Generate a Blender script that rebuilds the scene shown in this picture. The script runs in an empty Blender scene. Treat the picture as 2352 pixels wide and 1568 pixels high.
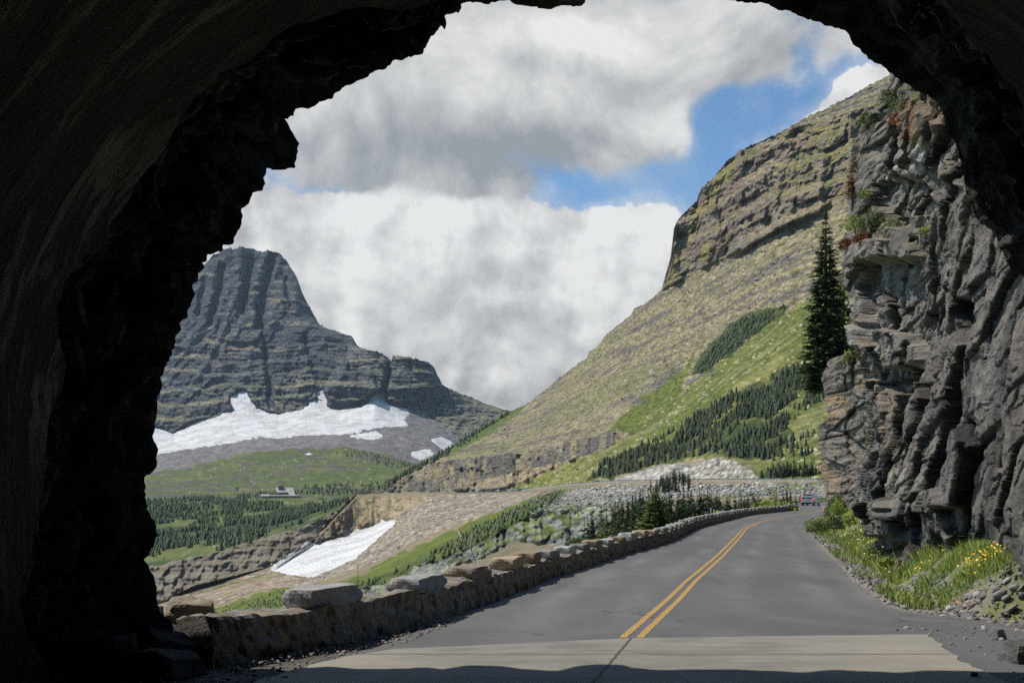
import bpy, bmesh, math, random
import numpy as np
from mathutils import Vector
random.seed(7)
RNG = np.random.default_rng(11)
sc = bpy.context.scene
COL = sc.collection
F, CX, HY, CAMZ = 2352.0, 1176.0, 1177.0, 1.6      # survey units: focal length, principal column, eye level row, eye height

# ------------------------------------------------------------------ numeric helpers
def h3(ix, iy, iz, seed):
    n = (ix.astype(np.int64)*374761393 + iy.astype(np.int64)*668265263 + iz.astype(np.int64)*2147483647 + seed*1274126177) & 0xffffffff
    n = ((n ^ (n >> 13))*1274126177) & 0xffffffff
    n = ((n ^ (n >> 16))*2246822519) & 0xffffffff
    return ((n ^ (n >> 15)) & 0xffffff)/float(0xffffff)
def vnoise(x, y, z=0.0, seed=0):
    x, y, z = np.broadcast_arrays(np.asarray(x, float), np.asarray(y, float), np.asarray(z, float))
    ix, iy, iz = np.floor(x), np.floor(y), np.floor(z)
    fx, fy, fz = x-ix, y-iy, z-iz
    ux, uy, uz = [t*t*t*(t*(t*6-15)+10) for t in (fx, fy, fz)]
    r = 0
    for a in (0, 1):
        for b in (0, 1):
            for c in (0, 1):
                w = (ux if a else 1-ux)*(uy if b else 1-uy)*(uz if c else 1-uz)
                r = r + w*h3(ix+a, iy+b, iz+c, seed)
    return r*2-1
def fbm(x, y, z=0.0, oct=4, seed=0, gain=0.5):
    r, a, s, t = 0, 1.0, 1.0, 0
    for i in range(oct):
        r = r + a*vnoise(np.asarray(x)*s+17.3*i, np.asarray(y)*s-9.1*i, np.asarray(z)*s+3.7*i, seed+i*7)
        t += a; a *= gain; s *= 2.03
    return r/t
def cells(u, v, seed=0):
    """blocky joints: flat tilted facets per cell, and distance to the joint"""
    iu, iv = np.floor(u), np.floor(v)
    f1 = np.full(u.shape, 9.0); f2 = np.full(u.shape, 9.0); val = np.zeros(u.shape)
    z0 = np.zeros_like(iu)
    for a in (-1, 0, 1):
        for b in (-1, 0, 1):
            cu = iu+a; cv = iv+b
            pu = cu+0.15+0.7*h3(cu, cv, z0, seed); pv = cv+0.15+0.7*h3(cu, cv, z0+1, seed)
            d = np.maximum(np.abs(u-pu), np.abs(v-pv))*0.6+np.hypot(u-pu, v-pv)*0.4
            r = h3(cu, cv, z0+2, seed)-.5
            t1 = h3(cu, cv, z0+3, seed)-.5; t2 = h3(cu, cv, z0+4, seed)-.5
            vv = r+1.1*t1*(u-pu)+0.9*t2*(v-pv)
            c = d < f1
            f2 = np.where(c, f1, np.minimum(f2, d)); f1 = np.where(c, d, f1); val = np.where(c, vv, val)
    return val, f2-f1
def sstep(a, b, x):
    t = np.clip((x-a)/(b-a), 0, 1); return t*t*(3-2*t)
def inpoly(px, py, poly):
    inside = np.zeros(px.shape, bool); n = len(poly); j = n-1
    for i in range(n):
        xi, yi = poly[i]; xj, yj = poly[j]
        if yi != yj:
            c = ((yi > py) != (yj > py)) & (px < (xj-xi)*(py-yi)/(yj-yi)+xi)
            inside ^= c
        j = i
    return inside
def blur(a, n):
    for _ in range(n):
        b = np.pad(a, 1, mode='edge')
        a = (b[:-2, 1:-1]+b[2:, 1:-1]+b[1:-1, :-2]+b[1:-1, 2:]+2*a)/6
    return a
def W(tx, ty, d):
    tx, ty, d = np.broadcast_arrays(np.asarray(tx, float), np.asarray(ty, float), np.asarray(d, float))
    return np.stack([(tx-CX)/F*d, d, CAMZ+(HY-ty)/F*d], -1)

# ------------------------------------------------------------------ mesh helpers
def meshobj(name, verts, faces, mat=None, parent=None, smooth=False, colors=None, loc=None):
    me = bpy.data.meshes.new(name)
    verts = np.asarray(verts, dtype=np.float32).reshape(-1, 3)
    if isinstance(faces, np.ndarray):
        nf, k = faces.shape
        me.vertices.add(len(verts)); me.vertices.foreach_set('co', verts.ravel())
        me.loops.add(nf*k); me.loops.foreach_set('vertex_index', faces.astype(np.int32).ravel())
        me.polygons.add(nf); me.polygons.foreach_set('loop_start', np.arange(0, nf*k, k, dtype=np.int32))
        me.update(calc_edges=True); me.validate()
    else:
        me.from_pydata(verts.tolist(), [], faces); me.update()
    if smooth: me.polygons.foreach_set('use_smooth', np.ones(len(me.polygons), bool))
    if colors is not None:
        at = me.color_attributes.new('col', 'FLOAT_COLOR', 'POINT')
        c = np.ones((len(verts), 4), np.float32); c[:, :3] = colors.reshape(-1, 3)
        at.data.foreach_set('color', c.ravel())
    if mat: me.materials.append(mat)
    o = bpy.data.objects.new(name, me); COL.objects.link(o)
    if parent: o.parent = parent
    if loc is not None: o.location = loc
    return o
def gridfaces(nr, nc, wrap=False):
    i = np.arange(nr-1)[:, None]*nc+np.arange(nc-1)[None, :]
    return np.stack([i, i+1, i+nc+1, i+nc], -1).reshape(-1, 4)
def tag(o, label=None, cat=None, group=None, kind=None):
    if label: o['label'] = label
    if cat: o['category'] = cat
    if group: o['group'] = group
    if kind: o['kind'] = kind
    return o
def empty(name, loc=(0, 0, 0), rz=0.0):
    o = bpy.data.objects.new(name, None); COL.objects.link(o)
    o.location = loc; o.rotation_euler = (0, 0, rz); o.empty_display_size = .2
    return o
def copy_tree(o, parent=None):
    c = o.copy(); COL.objects.link(c); c.parent = parent
    for ch in o.children: copy_tree(ch, c)
    return c
class MB:
    def __init__(s): s.v = []; s.f = []
    def add(s, v, f):
        n = len(s.v); s.v += [tuple(p) for p in v]; s.f += [tuple(i+n for i in q) for q in f]
    def box(s, x0, x1, y0, y1, z0, z1, tx=0, ty=0):
        v = [(x0, y0, z0), (x1, y0, z0), (x1, y1, z0), (x0, y1, z0), (x0+tx, y0+ty, z1), (x1-tx, y0+ty, z1), (x1-tx, y1-ty, z1), (x0+tx, y1-ty, z1)]
        s.add(v, [(0, 3, 2, 1), (4, 5, 6, 7), (0, 1, 5, 4), (1, 2, 6, 5), (2, 3, 7, 6), (3, 0, 4, 7)])
    def tube(s, pts, r, n=8, cap=True):
        pts = [Vector(p) for p in pts]; rs = r if isinstance(r, (list, tuple)) else [r]*len(pts)
        rings = []
        for i, p in enumerate(pts):
            t = (pts[min(i+1, len(pts)-1)]-pts[max(i-1, 0)]).normalized()
            a = t.cross(Vector((0, 0, 1)) if abs(t.z) < .9 else Vector((1, 0, 0))).normalized(); b = t.cross(a)
            rings.append([p+(a*math.cos(k*2*math.pi/n)+b*math.sin(k*2*math.pi/n))*rs[i] for k in range(n)])
        v = [q for g in rings for q in g]
        f = [(i*n+k, i*n+(k+1) % n, (i+1)*n+(k+1) % n, (i+1)*n+k) for i in range(len(pts)-1) for k in range(n)]
        if cap: f += [tuple(range(n-1, -1, -1)), tuple((len(pts)-1)*n+k for k in range(n))]
        s.add(v, f)
    def build(s, name, mat, parent=None, smooth=False, bevel=0):
        me = bpy.data.meshes.new(name); me.from_pydata(s.v, [], s.f); me.update()
        if bevel:
            bm = bmesh.new(); bm.from_mesh(me)
            bmesh.ops.bevel(bm, geom=bm.edges[:], offset=bevel, segments=2, affect='EDGES', clamp_overlap=True)
            bm.to_mesh(me); bm.free()
        if smooth: me.polygons.foreach_set('use_smooth', np.ones(len(me.polygons), bool))
        me.materials.append(mat)
        o = bpy.data.objects.new(name, me); COL.objects.link(o)
        if parent: o.parent = parent
        return o

# ------------------------------------------------------------------ node helpers
class G:
    def __init__(s, nt): s.nt = nt
    def n(s, typ, ins=None, **kw):
        nd = s.nt.nodes.new(typ)
        for k, v in kw.items(): setattr(nd, k, v)
        for k, v in (ins or {}).items():
            if isinstance(v, bpy.types.NodeSocket): s.nt.links.new(v, nd.inputs[k])
            else: nd.inputs[k].default_value = v
        return nd
    def m(s, op, a, b=0.0, c=None, clamp=False):
        ins = {0: a, 1: b}
        if c is not None: ins[2] = c
        return s.n('ShaderNodeMath', ins, operation=op, use_clamp=clamp).outputs[0]
    def mix(s, fac, a, b, blend='MIX'):
        nd = s.nt.nodes.new('ShaderNodeMix'); nd.data_type = 'RGBA'; nd.blend_type = blend
        for k, v in ((0, fac), (6, a), (7, b)):
            if isinstance(v, bpy.types.NodeSocket): s.nt.links.new(v, nd.inputs[k])
            else:
                nd.inputs[k].default_value = v if not isinstance(v, tuple) else (v+(1,))[:4]
        return nd.outputs[2]
    def noise(s, vec, scale, detail=4, rough=.55, dist=0):
        return s.n('ShaderNodeTexNoise', {'Vector': vec, 'Scale': scale, 'Detail': detail, 'Roughness': rough, 'Distortion': dist}).outputs['Fac']
    def ramp(s, fac, lo, hi, a=0.0, b=1.0):
        return s.n('ShaderNodeMapRange', {0: fac, 1: lo, 2: hi, 3: a, 4: b}, clamp=True, interpolation_type='SMOOTHSTEP').outputs[0]
    def scl(s, vec, x, y, z):
        return s.n('ShaderNodeVectorMath', {0: vec, 1: (x, y, z)}, operation='MULTIPLY').outputs[0]
def newmat(name):
    m = bpy.data.materials.new(name); m.use_nodes = True; m.node_tree.nodes.clear()
    g = G(m.node_tree)
    out = g.n('ShaderNodeOutputMaterial'); bs = g.n('ShaderNodeBsdfPrincipled')
    m.node_tree.links.new(bs.outputs[0], out.inputs[0])
    g.bs = bs; g.link = m.node_tree.links.new
    g.pos = g.n('ShaderNodeNewGeometry').outputs['Position']
    return m, g
def bump(g, h, strength, dist):
    b = g.n('ShaderNodeBump', {'Height': h, 'Strength': strength, 'Distance': dist}); g.link(b.outputs[0], g.bs.inputs['Normal'])
def mat_attr(name, sc1, sc2, bstr, bdist, var=.5, speck=0, rough=.95, spec=.2, stretch=(1, 1, 1)):
    m, g = newmat(name)
    p = g.scl(g.pos, *stretch)
    a = g.n('ShaderNodeAttribute', attribute_name='col').outputs['Color']
    n1 = g.noise(p, sc1, 6, .65); n2 = g.noise(p, sc2, 5, .7)
    f = g.m('ADD', g.m('MULTIPLY', n1, var), g.m('MULTIPLY', n2, var))
    f = g.m('ADD', f, 1-var)
    c = g.mix(1.0, a, g.n('ShaderNodeCombineColor', {0: f, 1: f, 2: f}).outputs[0], 'MULTIPLY')
    g.link(c, g.bs.inputs['Base Color'])
    g.bs.inputs['Roughness'].default_value = rough; g.bs.inputs['Specular IOR Level'].default_value = spec
    bump(g, g.m('ADD', n1, g.m('MULTIPLY', n2, .5)), bstr, bdist)
    return m
def mat_simple(name, col, rough=.6, metal=0, spec=.5, nscale=None, nvar=.3, bstr=0, bdist=.01, emis=None):
    m, g = newmat(name)
    g.bs.inputs['Roughness'].default_value = rough; g.bs.inputs['Metallic'].default_value = metal
    g.bs.inputs['Specular IOR Level'].default_value = spec
    if nscale:
        n = g.noise(g.pos, nscale, 5, .6); f = g.ramp(n, .25, .75, 1-nvar, 1+nvar)
        c = g.mix(1.0, tuple(col), g.n('ShaderNodeCombineColor', {0: f, 1: f, 2: f}).outputs[0], 'MULTIPLY')
        g.link(c, g.bs.inputs['Base Color'])
        if bstr: bump(g, n, bstr, bdist)
    else:
        n = g.noise(g.pos, 3.0, 3); f = g.ramp(n, .2, .8, .96, 1.04)
        c = g.mix(1.0, tuple(col), g.n('ShaderNodeCombineColor', {0: f, 1: f, 2: f}).outputs[0], 'MULTIPLY')
        g.link(c, g.bs.inputs['Base Color'])
    if emis: g.bs.inputs['Emission Color'].default_value = (*emis[:3], 1); g.bs.inputs['Emission Strength'].default_value = emis[3]
    return m

# ------------------------------------------------------------------ loft terrain
def line(pts, xs):
    p = np.array(sorted(pts)); 
    return np.interp(xs, p[:, 0], p[:, 1]), np.interp(xs, p[:, 0], p[:, 2])
def loft(lines, rows, xs, sm=2):
    TY, D = [], []
    ev = []
    for l in lines:
        ty, d = line(l, xs)
        k = np.hanning(2*sm+3)[1:-1]; k /= k.sum()
        d = np.convolve(np.pad(d, sm, mode='edge'), k, 'valid')
        if ev: ty = np.maximum(ty, ev[-1][0]+.3) if len(ev) > 1 else ty
        ev.append((ty, d))
    for i, n in enumerate(rows):
        for k in range(n):
            t = k/n
            TY.append(ev[i][0]*(1-t)+ev[i+1][0]*t); D.append(ev[i][1]*(1-t)+ev[i+1][1]*t)
    TY.append(ev[-1][0]); D.append(ev[-1][1])
    return np.array(TY), np.array(D), ev
def normals(P):
    du = np.gradient(P, axis=1); dv = np.gradient(P, axis=0)
    n = np.cross(du, dv); n /= np.linalg.norm(n, axis=-1, keepdims=True)+1e-9
    s = np.sign(n[..., 1:2]); n = n*np.where(s > 0, -1, 1)
    return n
C = lambda *a: np.array(a, float)
def paint(col, mask, c, k=1.0):
    m = np.clip(mask, 0, 1)[..., None]*k
    return col*(1-m)+c*m

SNOW = {
 'big': [(351,979),(372,985),(394,996),(413,987),(433,973),(457,965),(492,960),(515,946),(551,942),(580,943),(595,938),(615,946),(644,951),(659,946),(688,942),(706,935),(709,923),(726,919),(752,921),(747,933),(782,941),(791,936),(829,936),(844,926),(850,916),(845,908),(855,900),(883,899),(886,912),(885,924),(902,932),(932,936),(938,945),(932,957),(929,967),(935,977),(888,979),(838,987),(785,996),(738,998),(697,998),(665,1003),(630,1005),(606,1001),(580,1003),(545,1012),(492,1021),(433,1030),(375,1040),(300,1052),(200,1046),(150,1020),(230,985),(300,972)],
 'upper': [(537,942),(526,924),(530,912),(545,900),(562,895),(571,906),(576,921),(592,930),(586,940),(560,941)],
 'ledge': [(693,896),(703,889),(726,892),(712,898)],
 'chute': [(726,898),(744,895),(747,906),(752,920),(729,914)],
 'toe': [(800,1002),(864,991),(876,1004),(852,1009)],
 'low': [(944,1040),(985,1034),(997,1042),(970,1054),(948,1049)],
 'side': [(988,1010),(1010,1004),(1044,1018),(1020,1032)],
 'meadow': [(693,1043),(703,1039),(722,1040),(712,1045)],
}
LOWSNOW = [(622,1307),(644,1286),(688,1258),(703,1245),(721,1248),(738,1241),(762,1238),(770,1242),(785,1232),(835,1212),(882,1198),(914,1192),(896,1212),(858,1244),(814,1282),(767,1303),(721,1323),(697,1323),(668,1319)]

# ---------------- far massif + high meadow
XS1 = np.concatenate([np.arange(-260, 322, 6.0), np.arange(322, 1352, 1.9)])
sky1 = [(-260,1010,3200),(0,960,3250),(120,985,3250),(250,900,3300),(330,820,3300),(380,745,3300),(420,672,3330),(444,642,3350),(455,625,3380),(470,608,3400),(488,588,3400),(505,576,3420),(520,572,3420),(550,568,3430),(580,572,3430),(600,577,3430),(608,579,3430),(614,575,3430),(638,578,3420),(660,602,3400),(680,632,3370),(692,666,3340),(705,694,3310),(720,722,3280),(735,747,3250),(760,756,3200),(790,766,3150),(808,771,3120),(825,798,3080),(845,804,2960),(862,804,2950),(890,820,2960),(899,826,2960),(903,814,2920),(925,817,2900),(960,825,2900),(985,830,2910),(998,846,2930),(1015,882,2960),(1030,893,2980),(1060,905,3000),(1100,920,3020),(1140,935,3030),(1170,943,3040),(1350,1010,3050)]
back1 = [(x, y+40, d+500) for x, y, d in sky1]
L1 = [back1, sky1,
 [(250,960,3080),(400,770,3080),(560,765,3060),(735,760,3040),(800,790,3010),(850,825,2900),(900,840,2870),(1000,870,2860),(1060,915,2920),(1350,1020,2950)],
 [(250,1000,2650),(351,978,2640),(400,990,2640),(470,962,2650),(560,941,2670),(640,950,2660),(700,936,2660),(780,938,2650),(860,905,2680),(935,938,2680),(1000,960,2700),(1160,990,2720),(1350,1040,2800)],
 [(250,1050,2400),(360,1035,2390),(500,1020,2380),(620,1003,2370),(780,997,2370),(935,990,2400),(1000,1010,2400),(1060,1030,2450),(1350,1060,2500)],
 [(250,1090,2100),(340,1075,2100),(450,1062,2080),(560,1036,2080),(700,1028,2080),(800,1026,2090),(880,1040,2120),(960,1058,2150),(1350,1080,2200)],
 [(250,1125,1750),(400,1118,1750),(600,1112,1730),(900,1092,1750),(1350,1100,1800)],
 [(250,1147,1510),(600,1143,1500),(700,1142,1500),(900,1132,1520),(1350,1130,1550)],
 [(250,1154,1420),(600,1150,1430),(700,1149,1430),(900,1140,1440),(1350,1138,1450)],
 [(250,1310,850),(330,1300,850),(400,1290,850),(500,1268,870),(600,1235,900),(680,1215,930),(730,1192,960),(800,1160,1040),(900,1156,1150),(1350,1158,1200)],
 [(250,1410,800),(340,1398,800),(400,1368,800),(450,1345,810),(560,1318,830),(640,1296,850),(700,1262,900),(800,1200,980),(1350,1200,1000)],
 [(250,1450,900),(450,1410,900),(640,1370,930),(800,1300,1030),(1350,1300,1100)]]
R1 = [4, 110, 100, 34, 26, 26, 18, 5, 52, 40, 8]
TY, D, ev = loft(L1, R1, XS1, 2)
TX = np.broadcast_to(XS1, TY.shape).copy()
row_sky = R1[0]; rc = np.arange(TY.shape[0])[:, None]
# ragged crest
jag = (cells(XS1/9, XS1*0, 5)[0]*4+cells(XS1/3.3, XS1*0, 6)[0]*2)
TY += jag[None, :]*np.clip(1-np.abs(rc-row_sky)/14, 0, 1)
P0 = W(TX, TY, D); s, z = P0[..., 0], P0[..., 2]
wn = fbm(s/160, z/160, 0, 3, 3)
jx = TX+fbm(TX/14, TY/14, 0, 3, 31)*9; jy = TY+fbm(TX/14, TY/10, 0, 3, 32)*6
snow = np.zeros(TX.shape, bool)
jsx = TX+fbm(TX/6, TY/5, 0, 3, 41)*5; jsy = TY+fbm(TX/6, TY/5, 0, 3, 42)*3
for k, p in SNOW.items(): snow |= inpoly(jsx, jsy, p)
moraine = inpoly(jx, jy, [(250,1010),(400,1020),(560,1002),(700,992),(850,985),(930,960),(936,936),(975,940),(1050,1000),(1100,1060),(960,1062),(930,1056),(880,1042),(800,1028),(700,1030),(560,1040),(470,1062),(400,1078),(250,1095),(-300,1095),(-300,1010)])
line_i = lambda i: np.interp(XS1, [p[0] for p in L1[i]], [p[1] for p in L1[i]])
cliff = (TY < line_i(3)[None, :]+4) | inpoly(jx, jy, [(935,936),(1000,938),(1160,945),(1300,1000),(1300,1060),(1000,1010),(960,985)])
cliff &= ~snow & ~moraine
lowcliff = (jy > line_i(9)[None, :]) & (jy < line_i(10)[None, :]+4)
meadow = (jy > line_i(5)[None, :]-4) & ~lowcliff & (jy <= line_i(9)[None, :]+2) & ~moraine
mc = blur(cliff.astype(float), 6); ms = blur(snow.astype(float), 3)
ml = blur(lowcliff.astype(float), 2); mm = blur(meadow.astype(float), 3)
# relief
sw = s+wn*40; zw = z+fbm(s/300, z/300, 0, 2, 9)*26+fbm(s/90, z/60, 0, 3, 10)*15
rib = 1-np.abs(fbm(sw/105, z/900, .3, 2, 12)*2.4); rib = np.clip(rib, -1, 1)
rib2 = 1-np.abs(fbm(sw/55, z/260, .7, 2, 13)*2)
b1, e1 = cells(sw/75, zw/100, 21); b2, e2 = cells(sw/26, zw/34, 22); b3, e3 = cells(sw/10, zw/12, 23)
tower = sstep(-20, 40, zw-np.interp(s, [-1100,-300,300], [520,520,420]))
def terr(z, band, w, lo=.62):
    f = (z/band) % 1.0
    return w*(sstep(lo, 1, f)-f)
dd = mc*(tower*(-34*rib-18*rib2+24*b1)+(1-tower)*(-16*rib-14*rib2+22*b1)+12*b2+6*b3
   +terr(zw+14*fbm(s/60,z/60,0,2,33), 46, 30)*(1.0-tower*.9)+terr(zw+9+6*fbm(s/40,z/40,0,2,34), 14, 9)*(.9-tower*.65)+np.where(e2 < .06, 5, 0))
but1 = blur(inpoly(jx*.5+TX*.5, jy*.5+TY*.5, [(742,900),(768,862),(790,830),(812,806),(845,795),(890,810),(898,824),(891,850),(886,898),(862,900),(842,928),(800,936),(762,928)]).astype(float), 6)*sstep(935, 880, TY)
but2 = blur(inpoly(jx*.5+TX*.5, jy*.5+TY*.5, [(900,800),(925,810),(985,822),(1000,845),(1015,880),(1045,935),(960,940),(905,925),(888,902),(893,850)]).astype(float), 6)*sstep(935, 880, TY)
dd -= but1*(75+16*rib)+but2*(55+14*rib)
def gully(path, w_, amt):
    o = np.zeros(TX.shape)
    for (xa, ya), (xb, yb) in zip(path[:-1], path[1:]):
        L_ = math.hypot(xb-xa, yb-ya); t = np.clip(((jx*.6+TX*.4-xa)*(xb-xa)+(TY-ya)*(yb-ya))/L_**2, 0, 1)
        dd_ = np.hypot(jx*.6+TX*.4-xa-t*(xb-xa), TY-ya-t*(yb-ya)); o = np.maximum(o, np.exp(-(dd_/w_)**2))
    return o*amt
dd += mc*(gully([(577,596),(566,650),(556,715)], 8, 85)+gully([(624,590),(614,640),(601,700),(596,748)], 9, 110)+gully([(512,612),(503,670),(482,742)], 8, 80)+gully([(655,640),(668,700)], 5, 40)+gully([(603,748),(607,800),(618,860),(620,935)], 6, 60)+gully([(470,640),(455,720)], 6, 45)+gully([(700,770),(720,850),(735,880)], 5, 40)+gully([(895,822),(889,870),(880,900)], 6, 70))
dd += mm*(terr(z+fbm(s/140, D/140, 0, 3, 15)*9, 6.5, 26, .8)*np.clip(fbm(s/120, D/60, 0, 2, 16)+.5, 0, 1)+fbm(s/30, D/20, 0, 3, 17)*3)
dd += ml*(-9*rib2+12*b2+8*b3+6*cells(s/4.5, zw/3.5, 24)[0]+terr(z+wn*6, 9, 6)+terr(z, 3.1, 2))
dd += moraine*fbm(s/60, z/18, 0, 4, 19)*7
dd *= (1-ms)
dd += ms*3
dd = blur(dd, 1)
D1 = np.where(rc < row_sky, D, D+dd)
P1 = W(TX, TY, D1); N1 = normals(P1)
nz = N1[..., 2]
# colours
f1_ = fbm(s/22, z/9, 0, 4, 51); f2_ = fbm(s/200, z/14, 0, 4, 52); f3_ = fbm(s/6, D/6, 0, 3, 53)
base = np.broadcast_to(C(.050,.056,.068), P1.shape).copy()
col = paint(base, sstep(-.1, .5, f2_), C(.036,.040,.050))
col = paint(col, sstep(.05, .5, f1_)*sstep(420, 250, z+wn*80), C(.078,.055,.058))
col = paint(col, sstep(.60, .85, nz+f1_*.25)*(cliff)*(.15+.85*sstep(.0,-.3,f2_)), C(.17,.145,.10))
col = paint(col, (sstep(.72, .9, nz+f1_*.2))*(cliff)*sstep(470, 300, z)*.7, C(.145,.15,.085))
col = paint(col, moraine, C(.165,.152,.143)); col = paint(col, moraine*sstep(-.1, .4, f1_), C(.13,.115,.112)); col = paint(col, moraine*sstep(.25, .5, f3_), C(.24,.225,.21))
gr = C(.085,.115,.03); gy = C(.125,.14,.042)
col = paint(col, meadow, gr); col = paint(col, meadow*sstep(-.15, .4, fbm(s/90, D/50, 0, 4, 55)), gy)
led = meadow*sstep(.08, .2, fbm(s/70, z/1.7, 0, 4, 56)+.0)*(z > 24)*sstep(-.5, .1, fbm(s/200, z/30, 0, 2, 58))
col = paint(col, led, C(.10,.085,.08))
col = paint(col, meadow*(h3(np.floor(s/3), np.floor(D/8), np.floor(s*0), 5) > .99), C(.24,.23,.20))
col = paint(col, meadow*sstep(-.05, .3, fbm(s/45, D/45, 0, 4, 57))*sstep(1460, 1380, D), C(.045,.066,.022))
col = paint(col, lowcliff, C(.15,.14,.13)); col = paint(col, lowcliff*sstep(0, .4, f2_), C(.17,.115,.09))
col = paint(col, lowcliff*sstep(.5, .8, nz), C(.20,.17,.12))
col = col*(1+(.55*cliff+.25)*np.clip(1.6*fbm(s/9, z/2.6, 0, 3, 54), -.8, .9)*(1-ms))[..., None]
MAT_FAR = mat_attr('far_rock', .07, .35, .9, 3.0, .75)
mtn = meshobj('mountain', P1, gridfaces(*TY.shape), MAT_FAR, smooth=False, colors=col)
tag(mtn, 'dark layered horn mountain rising above snowfields and a high green meadow', kind='structure')
KEEP1 = (TX, TY, P1, meadow)

# snowfields as their own sheets
def mat_snow():
    m, g = newmat('old_snow')
    n = g.noise(g.pos, .03, 6, .6, .6); st = g.noise(g.scl(g.pos, .02, .02, .25), 1.0, 5, .65)
    c = g.mix(g.ramp(n, .38, .66, 0, .8), (.72, .72, .72), (.45, .42, .37))
    c = g.mix(g.ramp(st, .50, .70, 0, .6), c, (.47, .44, .40))
    g.link(c, g.bs.inputs['Base Color']); g.bs.inputs['Roughness'].default_value = .7
    v = g.n('ShaderNodeTexVoronoi', {'Vector': g.pos, 'Scale': .45}).outputs[0]
    bump(g, g.m('ADD', n, g.m('MULTIPLY', v, .3)), .9, 7.0)
    return m
MAT_SNOW = mat_snow()
def snow_sheet(TX, TY, D, poly, label, off, s_amp, pad=2.0):
    jx = TX+fbm(TX/6, TY/5, 0, 3, 41)*5; jy = TY+fbm(TX/6, TY/5, 0, 3, 42)*3
    m = inpoly(jx, jy, poly); 
    if not m.any(): return
    r0, r1 = np.where(m.any(1))[0][[0, -1]]; c0, c1 = np.where(m.any(0))[0][[0, -1]]
    r0 = max(r0-2, 0); c0 = max(c0-2, 0); r1 = min(r1+3, TX.shape[0]); c1 = min(c1+3, TX.shape[1])
    sl = (slice(r0, r1), slice(c0, c1)); m = m[sl]
    core = blur(m.astype(float), 2)
    d = D[sl]-off*sstep(.1, .9, core)+(1-sstep(.0, .35, core))*off*.8
    x = TX[sl]; y = TY[sl]
    d = d+s_amp*fbm(x/40, y/16, 0, 4, 61)+s_amp*.4*np.abs(fbm(x/16, y/30, 0, 3, 62))
    P = W(x, y, d); nr, nc = x.shape
    fc = gridfaces(nr, nc); keep = (core.ravel()[fc] > .12).any(1); fc = fc[keep]
    used = np.unique(fc); remap = np.full(nr*nc, -1); remap[used] = np.arange(len(used))
    o = meshobj('snowfield', P.reshape(-1, 3)[used], remap[fc], MAT_SNOW, smooth=True)
    tag(o, label, 'snowfield', kind='thing')
for k, lab in (('big', 'broad snowfield sweeping along the foot of the dark horn mountain cliffs'), ('upper', 'small pointed snow patch on the cliff just above the broad snowfield'),
               ('ledge', 'thin sliver of snow on a high ledge beside the red buttress'), ('chute', 'short narrow snow strip in the gully left of the red buttress'),
               ('toe', 'flat snow patch on the grey moraine just below the broad snowfield'), ('low', 'white snow patch low on the moraine beside the sunlit green ridge'),
               ('side', 'slanting snow wedge under the blue shaded cliff, on the moraine'), ('meadow', 'tiny snow patch on top of the green terraced meadow')):
    snow_sheet(TX, TY, D, SNOW[k], lab, 3.5, 6.0 if k == 'big' else 2.0)

# ---------------- near mountain slope, far road bench, valley side
XS2 = np.concatenate([np.arange(-260, 324, 6.0), np.arange(324, 2452, 2.05)])
zD = [(300,1402,781),(640,1296,828),(690,1262,866),(720,1246,905),(760,1200,940),(790,1168,970),(822,1137,1060),(850,1132.5,1075),(880,1131.5,1080),(1050,1131,930),(1193,1127.5,820),(1250,1119.5,760),(1310,1113.5,700),(1370,1109.5,640),(1430,1106.5,600),(1600,1104.5,500),(1740,1104.5,430),(1880,1105,380),(2100,1106,350),(2450,1106,330)]
def road_out(w):
    o = []
    for x, y, d in zD:
        if x < 830: o.append((x, y+1.5, d-w)); continue
        zz = (HY-y)*d/F; d2 = d-w; o.append((x, HY-zz*F/d2, d2))
    return o
A2 = [(300,1398,785),(350,1390,785),(365,1381,785),(400,1366,788),(450,1342,795),(500,1334,800),(560,1315,812),(610,1303,824),(640,1287,836),(690,1252,870),(705,1241,890),(722,1237,910),(760,1190,950),(790,1160,985),(820,1133,1070),(860,1130,1090),(880,1128,1095),(890,1113,1100),(930,1088,1140),(1000,1046,1220),(1080,1000,1350),(1140,962,1450),(1170,945,1505),(1210,930,1480),(1240,905,1450),(1300,855,1400),(1350,820,1345),(1352,808,1340),(1372,797,1310),(1392,768,1280),(1450,722,1220),(1458,707,1210),(1480,700,1200),(1520,664,1155),(1526,638,1150),(1540,592,1150),(1545,550,1150),(1548,520,1145),(1560,502,1140),(1572,488,1138),(1600,462,1130),(1612,430,1120),(1640,408,1110),(1668,372,1095),(1700,345,1080),(1740,329,1060),(1800,300,1045),(1850,270,1030),(1900,248,1020),(1950,222,1010),(1990,200,1005),(2040,172,1000),(2100,135,1000),(2450,-60,950)]
B2 = [(300,1399,784),(640,1288,835),(700,1250,872),(820,1134,1068),(1000,1049,1212),(1080,1004,1340),(1170,951,1490),(1300,866,1375),(1400,775,1255),(1520,672,1130),(1600,640,1055),(1700,585,965),(1800,522,905),(1900,470,870),(1960,436,850),(2100,360,800),(2450,200,740)]
C2 = [(300,1400,783),(640,1290,833),(700,1254,870),(820,1135,1065),(880,1130,1086),(900,1113,1082),(950,1085,1090),(1000,1063,1060),(1050,1052,1010),(1200,1038,905),(1350,1013,800),(1420,1010,735),(1500,1045,640),(1540,1065,575),(1600,1060,545),(1640,1053,520),(1690,1060,475),(1740,1094,438),(1880,1088,400),(2450,1085,345)]
mid = [(x, 0, 0) for x in range(300, 2451, 50)]
def lerpl(a, b, t, dt=None):
    o = []
    for x, _, _ in mid:
        ya, da = line(a, np.array([x])); yb, db = line(b, np.array([x]))
        o.append((x, float(ya[0]*(1-t)+yb[0]*t), float(da[0]*(1-(dt or t))+db[0]*(dt or t))))
    return o
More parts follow.
